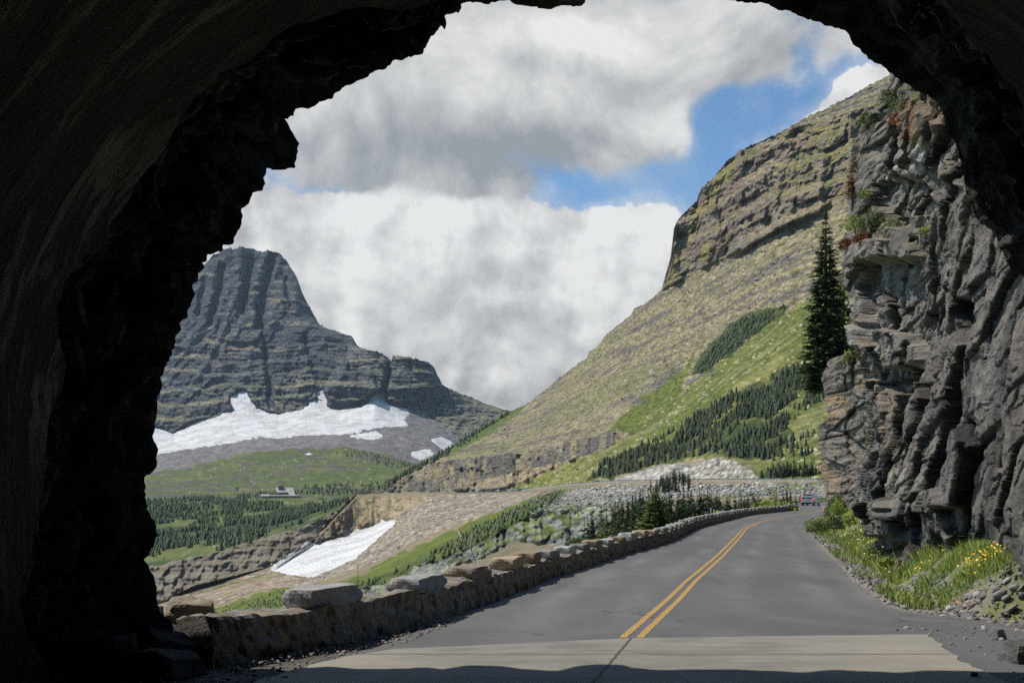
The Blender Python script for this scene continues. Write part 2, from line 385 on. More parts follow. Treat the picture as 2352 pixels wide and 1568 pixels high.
L2 = [[(x, y+60, d+300) for x, y, d in A2], A2, B2, C2, zD, road_out(9),
 [(300,1404,779),(620,1318,800),(690,1270,862),(720,1252,895),(760,1235,915),(800,1230,930),(860,1212,940),(920,1190,920),(980,1146,915),(1050,1141,900),(1240,1130,740),(1310,1123,670),(1430,1116,570),(1600,1114,470),(1880,1112,355),(2450,1112,310)],
 [(300,1420,660),(350,1412,650),(500,1372,650),(625,1332,660),(700,1328,650),(770,1304,660),(850,1262,700),(950,1208,740),(1050,1180,730),(1240,1140,650),(1350,1133,580),(1500,1130,500),(1700,1128,410),(1880,1125,335),(2450,1125,290)],
 [(300,1440,500),(450,1415,480),(600,1382,450),(700,1352,450),(850,1302,440),(1000,1240,440),(1150,1175,480),(1240,1150,490),(1350,1146,450),(1450,1146,400),(1600,1148,330),(1700,1143,300),(1880,1140,270),(2450,1140,250)],
 [(300,1462,430),(450,1430,415),(560,1405,400),(700,1372,375),(850,1332,345),(1000,1272,318),(1100,1232,296),(1180,1193,288),(1250,1170,282),(1330,1166,272),(1400,1160,264),(1500,1162,250),(1700,1152,240),(1880,1150,235),(2450,1150,230)],
 [(300,1505,410),(450,1458,398),(560,1440,380),(700,1405,356),(850,1366,327),(1000,1330,298),(1100,1284,278),(1250,1250,262),(1330,1238,252),(1400,1206,248),(1500,1184,238),(1700,1170,225),(1880,1162,220),(2450,1162,200)],
 [(300,1530,140),(480,1485,120),(700,1440,100),(1000,1365,95),(1250,1300,100),(1400,1255,110),(1500,1225,130),(1700,1190,150),(1880,1180,170),(2450,1180,180)],
 [(300,1700,45),(700,1600,45),(1000,1480,50),(1250,1400,55),(1500,1290,80),(1880,1220,120),(2450,1210,140)]]
R2 = [3, 125, 190, 46, 3, 22, 38, 36, 30, 34, 30, 10]
TY, D, ev = loft(L2, R2, XS2, 2)
TX = np.broadcast_to(XS2, TY.shape).copy()
row_sky = R2[0]; rc = np.arange(TY.shape[0])[:, None]
jag = cells(XS2/8, XS2*0, 15)[0]*4+cells(XS2/3, XS2*0, 16)[0]*2.2
jw = np.interp(XS2, [300, 690, 730, 830, 900, 1170, 1300, 2450], [0, 0, 1.3, 1.0, .3, .6, 1, 1])
TY += (jag*jw)[None, :]*np.clip(1-np.abs(rc-row_sky)/12, 0, 1)
P0 = W(TX, TY, D); X, Y, Z = P0[..., 0], P0[..., 1], P0[..., 2]
S = X*.6-Y*.8
wn = fbm(S/90, Z/90, 0, 3, 3)
j2 = 1.0
jx = TX+fbm(TX/22, TY/22, 0, 4, 71)*16; jy = TY+fbm(TX/22, TY/16, 0, 4, 72)*9
Zm = lambda *p: inpoly(jx, jy, list(p))
Ze = lambda *p: inpoly(TX+(jx-TX)*.3, TY+(jy-TY)*.3, list(p))
cl_up = Ze((1515,668),(1530,560),(1540,500),(1590,430),(1640,380),(1700,320),(1740,320),(1850,290),(1960,250),(2050,230),(2450,60),(2450,300),(2050,390),(1990,420),(1930,450),(1880,490),(1800,518),(1750,548),(1700,578),(1620,612),(1560,645))
cl_rd = Ze((880,1129),(890,1108),(950,1078),(1000,1058),(1080,1050),(1200,1037),(1350,1006),(1420,985),(1440,1000),(1400,1028),(1330,1052),(1250,1082),(1190,1112),(1150,1122),(1100,1129))
tan_rd = Ze((1080,1129),(1090,1105),(1160,1090),(1260,1066),(1330,1050),(1400,1030),(1330,1058),(1250,1090),(1200,1112),(1150,1124))
cl_cor = Ze((690,1256),(705,1240),(722,1236),(760,1190),(800,1165),(850,1142),(985,1140),(950,1165),(912,1191),(860,1201),(790,1226),(740,1242))
cut = Ze((1400,1104),(1440,1092),(1480,1076),(1530,1066),(1570,1063),(1585,1085),(1560,1103))
tal_r = Ze((1560,1103),(1575,1070),(1640,1052),(1690,1058),(1740,1092),(1748,1103))
tal_fan = Ze((900,1200),(985,1138),(1250,1128),(1150,1172),(1000,1222),(860,1292),(700,1348),(630,1350),(640,1322),(700,1326),(815,1284),(860,1247))
scree_r = Zm((1180,1190),(1240,1150),(1300,1122),(1430,1112),(1900,1108),(1900,1138),(1700,1142),(1560,1140),(1480,1152),(1400,1172),(1330,1190))
slab = Zm((520,1436),(560,1412),(640,1390),(850,1338),(900,1325),(980,1292),(1050,1262),(1120,1238),(1180,1192),(1230,1172),(1330,1168),(1400,1162),(1410,1205),(1340,1240),(1250,1252),(1180,1240),(1100,1284),(1040,1300),(1000,1330),(900,1352),(850,1366),(700,1402),(560,1440))
grassband = Zm((700,1362),(760,1338),(830,1320),(900,1280),(1000,1235),(1120,1180),(1250,1132),(1300,1118),(1290,1140),(1200,1182),(1100,1240),(980,1292),(900,1326),(840,1350))
brush = Zm((780,1352),(900,1312),(1000,1262),(1100,1204),(1220,1150),(1300,1122),(1270,1160),(1180,1202),(1120,1242),(1040,1272),(960,1302),(880,1345),(800,1352))
lowgreen = Zm((-300,1450),(300,1450),(430,1420),(520,1385),(640,1350),(780,1338),(900,1330),(850,1360),(700,1385),(1000,1345),(1100,1300),(1250,1262),(1350,1225),(1500,1180),(1900,1140),(1900,1300),(300,1700),(-300,1700))
scree_l = Ze((-300,1420),(300,1412),(400,1370),(480,1352),(560,1320),(630,1308),(700,1330),(640,1348),(500,1388),(420,1415),(300,1440),(-300,1440))
grass = Zm((1150,1125),(1200,1108),(1330,1052),(1440,1000),(1500,940),(1560,905),(1700,800),(1830,700),(1950,640),(2450,500),(2450,1104),(1750,1104),(1692,1054),(1640,1048),(1560,1060),(1480,1074),(1400,1100),(1310,1110),(1250,1122))
crestg = Ze((880,1128),(900,1098),(1000,1038),(1080,994),(1170,938),(1215,920),(1190,950),(1120,1000),(1060,1030),(1000,1060),(940,1092),(900,1115))
bushp = Zm((1585,862),(1620,805),(1690,730),(1760,705),(1812,700),(1800,722),(1740,765),(1680,812),(1620,855))
bandg = inpoly(jx, jy, [(1340,1040),(1420,960),(1560,850),(1600,800),(1560,900),(1450,990)])
roadm = (rc >= sum(R2[:4])) & (rc <= sum(R2[:5])) & (TX > 826)
snow2 = inpoly(TX+fbm(TX/6, TY/5, 0, 3, 41)*5, TY+fbm(TX/6, TY/5, 0, 3, 42)*3, LOWSNOW)
# steep ledges scattered on the dry slope
dry = (TY < line(C2, XS2)[0][None, :]) & ~grass & ~cl_up & ~cl_rd
ledn = fbm(S/55, (Z-.05*S)/6, 0, 5, 81)
ledge = dry & (ledn > .20)
fl = lambda m, n=3: blur(m.astype(float), n)
zw = Z+wn*10
rib2 = 1-np.abs(fbm(S/30, Z/120, .7, 2, 13)*2)
Sw = (TX-CX)*.125+1.2*fbm(TX/30, Z/10, 0, 3, 43)
Sv = (TX-CX)*.44+3*fbm(TX/30, Z/30, 0, 2, 37)
b1, e1 = cells((S+wn*14)/38, zw/44, 121); b2, e2 = cells((S+wn*14)/13, zw/15, 122); b3, e3 = cells(S/5, zw/5, 123)
b4, e4 = cells(S/2.2, zw/1.6, 124)
dd = fl(cl_up)*(-16*(1-np.abs(fbm(Sv/30, Z/150, .7, 2, 38)*2.2))+14*cells(Sv/26, zw/34, 131)[0]+9*cells(Sv/9, zw/13, 132)[0]+4*cells(Sv/3.5, zw/5, 133)[0]+terr(zw+14*fbm(Sv/50,Z/50,0,2,35), 38, 20)+12*fbm(Sv/70, Z/80, 0, 3, 36)+np.where(e2 < .07, 3, 0))
dd += fl(cl_rd)*(-11*(1-np.abs(fbm(Sv/9, Z/70, .7, 2, 39)*2.2))+7*cells(Sv/11, zw/18, 134)[0]+9*cells(Sv/4.5, zw/9, 135)[0]+4*cells(Sv/1.9, zw/4, 136)[0]+5*cells(Sv/8, Z/60, 140)[0]+terr(zw, 11, 2)+np.where(e2 < .08, 3, 0))*np.clip((line(zD, XS2)[0][None, :]-TY)/8, 0, 1)
dd += fl(cl_cor)*(-14*(1-np.abs(fbm(Sv/12, Z/60, .7, 3, 40)*2.2))+9*cells(Sv/11, zw/13, 137)[0]+6*cells(Sv/4, zw/6, 138)[0]+2.5*cells(Sv/1.7, zw/3, 139)[0]+terr(zw, 8, 2))
dd += fl(cut, 1)*(-5*(1-np.abs(fbm(Sw/2.2, Z/60, .7, 3, 14)*2))+4*cells(Sw/2.4, Z/9, 154)[0]+1.8*cells(Sw/1.0, Z/3, 155)[0])
dd += fl(slab)*(4.5*cells(Sw/7, Z/6, 151)[0]+2.6*cells(Sw/2.8, Z/2.6, 152)[0]+1.1*cells(Sw/1.2, Z/1.1, 153)[0]-3*(1-np.abs(fbm(Sw/6, Z/30, .7, 3, 18)*2))+np.where(e3 < .08, 1.2, 0))
dd += fl(dry, 2)*(terr(Z-.05*S+wn*14, 9, 7, .7)*np.clip(fbm(S/80, Z/50, 0, 2, 83)+.55, 0, 1)+fl(ledge, 1)*3*b3+fbm(S/12, Z/6, 0, 4, 84)*3)
dd += fl(grass | grassband | lowgreen)*(fbm(S/25, Z/12, 0, 4, 85)*2.2)
dd += fl(tal_fan | scree_r | scree_l | tal_r, 1)*(fbm(S/9, Z/6, 0, 3, 86)*1.2+b4*.8)
dd += fl(brush, 1)*(-np.abs(fbm(S/7, Z/4, 0, 3, 87))*5)
dd *= 1-fl(roadm, 1)*.98
dd = np.where(D < 200, dd*.25, dd)
ms = fl(snow2, 3); dd = dd*(1-ms)+ms*2
dd = blur(dd, 1)
P2 = W(TX, TY, np.where(rc < row_sky, D, D+dd)); N2 = normals(P2); nz = N2[..., 2]
g1 = fbm(S/10, Z/5, 0, 4, 91); g2 = fbm(S/70, Z/14, 0, 4, 92); g3 = fbm(S/60, Z/40, 0, 4, 93); sp = h3(np.floor(S/2.2), np.floor(Z/1.3), np.floor(X*0), 9)
col = np.broadcast_to(C(.225,.197,.13), P2.shape).copy()
col = paint(col, sstep(-.2, .4, g2), C(.185,.167,.122)); col = paint(col, dry*sstep(.0, .4, g1)*.8, C(.125,.135,.06))
col = paint(col, dry*(sp > .95), C(.32,.29,.22))
col = paint(col, dry*sstep(.16, .26, ledn), C(.125,.115,.105))
col = paint(col, sstep(.1, .4, fbm(S/120, Z/60, 0, 3, 98))*dry*sstep(700, 900, TY)*.5, C(.13,.145,.06))
col = paint(col, grass | bandg*1, C(.095,.122,.026)); col = paint(col, grass*sstep(-.1, .4, g3), C(.15,.16,.038)); col = paint(col, grass*sstep(.1, .35, g1)*.5, C(.085,.115,.03))
col = paint(col, grass*sstep(.15, .3, fbm((S-.9*Z)/7, (S+Z)/70, 0, 3, 95))*.5, C(.25,.24,.12))
col = paint(col, grass*(sp > .965), C(.36,.35,.28))
gb = grassband | lowgreen | crestg
col = paint(col, gb, C(.092,.13,.024)); col = paint(col, gb*sstep(-.1, .4, g1), C(.135,.155,.035)); col = paint(col, lowgreen*sstep(.1, .35, g1)*(TX > 980), C(.20,.195,.18))
col = paint(col, crestg*sstep(-.2, .3, g1), C(.07,.10,.035))
col = paint(col, tal_fan, C(.255,.225,.185)); col = paint(col, tal_fan*sstep(0, .35, fbm((S+Z)/14, (S-Z)/90, 0, 3, 96)), C(.20,.18,.155)); col = paint(col, tal_fan*(sp > .9), C(.40,.38,.34))
scr = scree_r | tal_r
col = paint(col, scr, C(.27,.255,.225)); col = paint(col, scr*(sp > .72), C(.42,.41,.38)); col = paint(col, scr*(sp < .22), C(.13,.125,.115)); col = paint(col, scr*sstep(.12, .3, g3), C(.15,.175,.06))
col = paint(col, scree_l, C(.245,.19,.155)); col = paint(col, scree_l*(sp > .8), C(.36,.32,.28))
col = paint(col, scree_l*sstep(.1, .3, g1)*.8, C(.16,.17,.08))
col = paint(col, slab, C(.215,.215,.215)); col = paint(col, slab*sstep(0, .5, g1), C(.155,.15,.148)); col = paint(col, slab*(nz > .72)*sstep(-.2, .2, g3), C(.13,.17,.05))
col = paint(col, brush, C(.075,.105,.032)); col = paint(col, brush*sstep(.1, .5, g1), C(.12,.15,.05))
col = paint(col, bushp, C(.05,.072,.024))
forp = inpoly(jx, jy, [(1345,1100),(1385,1062),(1440,1038),(1480,1024),(1540,982),(1600,952),(1700,892),(1800,850),(1900,822),(1900,905),(1800,945),(1815,1010),(1755,1060),(1700,1052),(1640,1042),(1560,1056),(1475,1076),(1400,1100)])
col = paint(col, forp*sstep(-.25, .15, fbm(S/14, Z/8, 0, 4, 99)), C(.048,.068,.022))
col = paint(col, lowgreen*(TX > 1280)*(TY < 1215)*sstep(-.3, .1, g1), C(.05,.072,.024))
cr = C(.175,.152,.128); rd = C(.165,.125,.108); yl = C(.20,.18,.075); gy_ = C(.20,.19,.178)
for m in (cl_up, cl_rd, cl_cor):
    col = paint(col, m, cr); col = paint(col, m*sstep(-.05, .35, g2), gy_ if m is cl_rd else rd)
    col = paint(col, m*sstep(.2, .5, g1)*.6, C(.10,.10,.10))
    col = paint(col, m*sstep(.66, .85, nz), C(.23,.20,.12))
col = paint(col, cl_up*sstep(.55,.75,nz+.3*g1)*sstep(-.1,.2,g3), C(.15,.15,.065))
col = paint(col, cl_up*sstep(.25, .5, fbm(S/22, Z/30, 0, 3, 94)), yl)
col = paint(col, (tan_rd | (cl_cor & (TX > 860)))*sstep(-.35, .2, g1), C(.275,.225,.16))
col = paint(col, cl_rd*(1-np.clip(tan_rd, 0, 1))*sstep(-.4, .3, fbm(Sv/7, Z/14, 0, 4, 163)), C(.095,.092,.09))
col = paint(col, cut, C(.36,.345,.32)); col = paint(col, cut*sstep(-.1, .35, g1), C(.19,.185,.18))
col = paint(col, roadm, C(.15,.148,.145))
tex = fbm(S/5, (Z-.05*S)/1.1, 0, 4, 161)+.7*fbm(S/2, Z/.8, 0, 2, 162)
col = col*(1+np.clip((.95*dry+.8*(cl_up | cl_rd | cl_cor | slab | cut)+.5*grass+.6*(tal_fan | scree_l | scr)+.3)*tex*.75, -.62, .8)*(1-roadm*.8))[..., None]
col = col*np.where((~(slab | cut | scr))[..., None], C(1.06, 1.0, .88), C(1.0, .97, .91))
MAT_SLOPE = mat_attr('slope_rock', .16, .9, .9, 1.5, .8)
slope = meshobj('hillside', P2, gridfaces(*TY.shape), MAT_SLOPE, colors=col)
tag(slope, 'sunlit mountain slope of grass, scree and cliffs above the far road', kind='structure')
KEEP2 = (TX, TY, P2, dict(grass=grass, crestg=crestg, bushp=bushp, brush=brush, lowgreen=lowgreen, slab=slab, scree_r=scree_r))
snow_sheet(TX, TY, D, LOWSNOW, 'long slanting snow patch lying in the gully below the far road', 1.2, 1.4)

# ================================================================== near scene
def zr(y):
    y = np.asarray(y, float); t = (y-30)/3.0
    return .021*3*np.log1p(np.exp(np.clip(t, -30, 30)))+np.where(t > 30, .021*(y-30)-.021*3*30, 0)
WX = [(6,-4.9),(9.5,-3.6),(10.66,-3.12),(12.4,-2.12),(15.2,-1.12),(19.5,-.10),(24.8,.95),(29.4,2.15),(36,4.0),(45,7.0),(62,11.3),(75,15.5),(95,22.0),(108,27.9),(125,35.5),(150,38.2),(165,42),(190,52),(240,78)]
RX = [(6,10.2),(13.35,10.2),(14.4,8.6),(15.5,6.95),(16.5,6.35),(17.9,6.45),(20,7.0),(24,7.95),(28,9.05),(34.5,10.7),(49,14.3),(61,17.3),(70,19.9),(84,24.6),(92,27.3),(98,29.8),(106,33.6),(125,41.5),(165,57),(190,67),(240,92)]
CLN = [(13.02,1.50),(18.7,2.93),(24,4.2),(30.1,5.78),(36,7.36),(51.2,11.35),(61,13.85),(74,17.9),(88,22.9),(106,31.0),(125,38.2),(165,50),(190,60)]
def curve(pts, y, k=0):
    p = np.array(pts, float); y = np.asarray(y, float)
    yy = np.linspace(p[0, 0], p[-1, 0], 2400); xx = np.interp(yy, p[:, 0], p[:, 1])
    # width of the smoothing grows with distance
    out = 0
    for o in (-1, -.5, 0, .5, 1): out = out+np.interp(y+o*np.clip(y*.045-.35, 0, 6), yy, xx)
    return out/5
xw = lambda y: curve(WX, y); xr = lambda y: curve(RX, y); xc = lambda y: curve(CLN, y)

# ---- ground sheet (shoulders, ditch, bank, drop beyond the wall)
ys = 5*np.exp(np.linspace(0, math.log(240/5), 520)); ys = np.concatenate([np.linspace(-42, 4.9, 60), ys])
uL = -np.concatenate([np.linspace(0, 1, 12)**1.0*1.6, 1.6+np.linspace(.05, 1, 34)**1.8*60])[::-1]
uM = np.linspace(0.02, .98, 14); uR = np.concatenate([np.linspace(0, 6, 90), 6+np.linspace(.03, 1, 16)**1.7*30])
Yg, _ = np.meshgrid(ys, np.zeros(len(uL)+len(uM)+len(uR)), indexing='ij')
yc = np.clip(ys, 6, 240); XL = xw(yc)-.15; XR = xr(yc)
Xg = np.concatenate([XL[:, None]+uL[None], XL[:, None]+(XR-XL)[:, None]*uM[None], XR[:, None]+uR[None]], 1)
e2 = np.clip(XL[:, None]-.5-Xg, 0, None); e1_ = np.clip(Xg-XR[:, None], 0, None)
far = sstep(110, 150, Yg)
near = sstep(13.2, 15.5, Yg)
bk0 = np.interp(Yg, [14, 28, 50], [.8, 1.0, 1.3]); bk1 = np.interp(Yg, [14, 28, 50], [1.9, 2.6, 4.2])
bank = (-.10*sstep(.2, .6, e1_)+.95*sstep(0, 1, (e1_-bk0)/(bk1-bk0))*sstep(14.0, 17.0, Yg)+np.clip(e1_-4.6, 0, 40)*.30)*(near*.999+.001)
drop = -.78*np.clip(e2-.25, 0, 16)-.12*e2
Zg = zr(Yg)-.035+bank*(1-far*.7)+np.where(Yg > 8, drop, 0)*(1-far*.3)
Zg += np.where((e2 > .3) | (e1_ > .12), fbm(Xg/1.1, Yg/1.4, 0, 4, 201)*.07*np.clip(e1_+e2*2, 0, 2.5), 0)
Zg += np.where(e1_ > .15, fbm(Xg/.22, Yg/.3, 0, 3, 202)*.022, 0)+np.where((e2 > .0), 0, 0)
def ground_z(x, y):
    i = np.clip(np.searchsorted(ys, y), 1, len(ys)-1); j = np.argmin(np.abs(Xg[i]-x)); return float(Zg[i, j])
Pg = np.stack([Xg, Yg, Zg], -1)
gn1 = fbm(Xg/.6, Yg/.8, 0, 4, 203); gn2 = fbm(Xg/2.4, Yg/3, 0, 3, 204)
colg = np.broadcast_to(C(.20,.185,.16), Pg.shape).copy()
colg = paint(colg, sstep(-.1, .35, gn1), C(.15,.14,.125))
grs = sstep(.7, 1.5, e1_+gn2*1.2)*sstep(15.8, 17.5, Yg+gn1)
colg = paint(colg, grs, C(.12,.15,.05)); colg = paint(colg, grs*sstep(.0, .3, gn1), C(.20,.17,.11))
colg = paint(colg, sstep(.25, .45, gn2+.15)*sstep(.3, .6, e1_)*near, C(.16,.18,.06))
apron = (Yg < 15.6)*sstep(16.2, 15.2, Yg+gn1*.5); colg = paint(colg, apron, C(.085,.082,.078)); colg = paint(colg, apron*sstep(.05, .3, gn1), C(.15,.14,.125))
colg = paint(colg, sstep(1.6, .6, np.hypot(Xg-5.6, (Yg-10.5)*1.8)+gn1*.8), C(.13,.10,.075))
colg = paint(colg, sstep(.4, 1.2, e2), C(.13,.16,.05)); colg = paint(colg, sstep(.4, 1.2, e2)*sstep(0, .3, gn1), C(.22,.20,.17))
MAT_GROUND = mat_attr('gravel_ground', 14, 46, .9, .02, .8)
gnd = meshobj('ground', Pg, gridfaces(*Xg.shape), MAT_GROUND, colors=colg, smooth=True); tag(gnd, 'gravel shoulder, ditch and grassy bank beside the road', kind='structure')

# ---- asphalt
def strip(name, ylist, fl, fr, ncol, zoff, mat, colf=None, edge=.0):
    y = np.asarray(ylist, float); t = np.linspace(0, 1, ncol)
    l = fl(y)+edge*vnoise(y*4, y*0, 0, 5); r = fr(y)+edge*vnoise(y*4, y*0, 3, 6)
    X_ = l[:, None]*(1-t)+r[:, None]*t; Y_ = np.broadcast_to(y[:, None], X_.shape)
    Z_ = zr(Y_)+zoff
    c = colf(X_, Y_, t[None]+0*X_) if colf else np.full(X_.shape+(3,), .5)
    return meshobj(name, np.stack([X_, Y_, Z_], -1), gridfaces(*X_.shape), mat, colors=c, smooth=True)
def asph(X_, Y_, t):
    c = np.broadcast_to(C(.100,.099,.098), X_.shape+(3,)).copy()
    lane = sum(np.exp(-((t-k)/.045)**2) for k in (.14, .36, .62, .86))
    c = c*(1+.34*lane[..., None]*(.6+.8*vnoise(X_/.8, Y_/9, 0, 8)[..., None]))
    dust = sstep(.93, 1.0, t+.03*fbm(X_, Y_/2, 0, 2, 9))+sstep(.05, .0, t+.02*fbm(X_, Y_/2, 0, 2, 9))
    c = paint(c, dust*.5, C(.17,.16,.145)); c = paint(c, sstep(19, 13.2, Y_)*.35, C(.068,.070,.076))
    c = paint(c, sstep(.1, .5, fbm(X_/1.6, Y_/4, 0, 5, 10))*.45, C(.135,.132,.126))
    c = paint(c, sstep(.15, .45, fbm(X_/1.2+9, Y_/6, 0, 4, 12))*.4, C(.07,.07,.072))
    ap = sstep(15.8, 14.6, Y_)*sstep(6.0, 7.0, X_)
    return paint(c, ap*.5, C(.12,.112,.10))
m, g = newmat('asphalt')
a = g.n('ShaderNodeAttribute', attribute_name='col').outputs['Color']
n1 = g.noise(g.pos, 55, 3, .7); n2 = g.noise(g.pos, 1.4, 5, .6); n3 = g.noise(g.scl(g.pos, 1, .25, 1), 2.2, 4, .6)
f = g.m('ADD', g.m('MULTIPLY', n1, .7), g.m('ADD', g.m('MULTIPLY', n2, .35), g.m('MULTIPLY', n3, .3)))
f = g.m('ADD', f, .36)
ck = g.n('ShaderNodeTexVoronoi', {'Vector': g.n('ShaderNodeVectorMath', {0: g.scl(g.pos, 1, .6, 1), 1: g.scl(g.n('ShaderNodeTexNoise', {'Vector': g.pos, 'Scale': 1.5, 'Detail': 5.0}).outputs['Color'], .9, .9, .9)}, operation='ADD').outputs[0], 'Scale': .34}, feature='DISTANCE_TO_EDGE').outputs[0]
ckm = g.m('MULTIPLY', g.ramp(ck, .0, .010, 1, 0), g.ramp(g.noise(g.pos, .35, 3), .5, .6))
f = g.m('MULTIPLY', f, g.m('SUBTRACT', 1.0, g.m('MULTIPLY', ckm, .55)))
g.link(g.mix(1.0, a, g.n('ShaderNodeCombineColor', {0: f, 1: f, 2: f}).outputs[0], 'MULTIPLY'), g.bs.inputs['Base Color'])
g.bs.inputs['Roughness'].default_value = .82; g.bs.inputs['Specular IOR Level'].default_value = .35; bump(g, n1, .5, .008)
MAT_ASPH = m
ya = np.concatenate([np.arange(6.0, 40, .25), np.arange(40, 232, 1.0)])
def leftasph(y): return np.maximum(xw(y)+.06+np.interp(y, [9, 11, 13, 16, 20], [1.3, .85, .35, .1, .0]), -99)
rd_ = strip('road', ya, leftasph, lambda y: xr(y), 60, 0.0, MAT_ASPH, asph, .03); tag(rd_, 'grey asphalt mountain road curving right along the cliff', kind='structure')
# concrete apron at the tunnel mouth
conc = [(-2.7,-40),(-2.6,8.0),(-2.42,9.7),(-2.16,10.66),(-1.85,11.35),(-1.35,12.0),(0,12.48),(1.52,13.05),(3.4,13.25),(5.45,13.44),(5.3,12.7),(5.0,11.7),(4.75,10.6),(4.6,9),(4.6,-40)]
m, g = newmat('tunnel_concrete')
n1 = g.noise(g.pos, 30, 4, .7); n2 = g.noise(g.scl(g.pos, .5, 2.2, 1), 1.6, 5, .65); n3 = g.noise(g.pos, .9, 4, .6)
c = g.mix(g.ramp(n2, .35, .7), (.205, .195, .172), (.135, .130, .118)); c = g.mix(g.ramp(n3, .42, .68, 0, .7), c, (.25, .236, .205))
c = g.mix(g.ramp(n1, .52, .70, 0, .55), c, (.10, .094, .086))
sx = g.n('ShaderNodeSeparateXYZ', {0: g.pos}).outputs
wob = g.m('MULTIPLY', g.m('SUBTRACT', g.noise(g.pos, 1.3, 5, .7), .5), .35)
wear = g.ramp(g.m('ABSOLUTE', g.m('SUBTRACT', g.m('ADD', sx[0], wob), 1.2)), 1.0, 3.4); c = g.mix(g.m('MULTIPLY', wear, .35), c, (.33, .295, .235))
j1 = g.ramp(g.m('ABSOLUTE', g.m('SUBTRACT', g.m('ADD', sx[1], g.m('MULTIPLY', wob, .28)), 11.55)), .012, .035, 1, 0)
j2 = g.ramp(g.m('ABSOLUTE', g.m('SUBTRACT', g.m('ADD', sx[0], g.m('MULTIPLY', wob, .2)), g.m('ADD', g.m('MULTIPLY', sx[1], .22), -1.35))), .008, .026, 1, 0)
crk = g.m('MULTIPLY', g.m('MAXIMUM', j1, j2), g.ramp(n1, .3, .5, .55, 1))
g.link(g.mix(crk, c, (.045, .042, .04)), g.bs.inputs['Base Color']); g.bs.inputs['Roughness'].default_value = .9; bump(g, g.m('SUBTRACT', n1, g.m('MULTIPLY', crk, 1.5)), .5, .01)
MAT_CONC = m
bm = bmesh.new()
ce = []
for i in range(len(conc)):
    x0, y0 = conc[i]; x1, y1 = conc[(i+1) % len(conc)]
    n = max(1, int(math.hypot(x1-x0, y1-y0)/.12)) if y0 > 5 and y1 > 5 else 1
    for k in range(n):
        t = k/n; amp = .05 if n > 1 and y0 > 9 else 0
        px, py = x0+(x1-x0)*t, y0+(y1-y0)*t
        ce.append((px+amp*float(vnoise(px*5, py*5, 0, 3)), py+amp*.4*float(vnoise(px*5, py*5, 2, 3))))
vs_ = [bm.verts.new((x, y, .008)) for x, y in ce]; bm.faces.new(vs_); bmesh.ops.triangulate(bm, faces=bm.faces[:])
me = bpy.data.meshes.new('tunnel_floor'); bm.to_mesh(me); bm.free(); me.materials.append(MAT_CONC)
o = bpy.data.objects.new('pavement', me); COL.objects.link(o); tag(o, 'worn pale concrete paving at the tunnel mouth with a cracked joint', kind='structure')
# double yellow line
m, g = newmat('road_paint')
n = g.noise(g.pos, 40, 4, .7); n2 = g.noise(g.pos, 3, 3)
c = g.mix(g.ramp(n, .46, .66, 0, .9), (.44, .25, .055), (.17, .12, .06)); c = g.mix(g.ramp(n2, .35, .65, 0, .5), c, (.33, .20, .065))
g.link(c, g.bs.inputs['Base Color']); g.bs.inputs['Roughness'].default_value = .7; MAT_PAINT = m
yl_ = np.concatenate([np.arange(13.1, 45, .2), np.arange(45, 190, .8)])
sl_ = lambda y: 1+0*y
lr = empty('road_marking', (1.5, 13.1, 0.004)); tag(lr, 'double yellow centre line painted down the curving asphalt road', 'road marking')
for a, b in ((-.155, -.055), (.055, .155)):
    k = np.sqrt(1+np.gradient(xc(yl_), yl_)**2)
    o = strip('stripe', yl_, lambda y: xc(y)+a*k, lambda y: xc(y)+b*k, 3, .005, MAT_PAINT, None, .006)
    o.parent = lr; o.location = (-1.5, -13.1, -.004+.0)

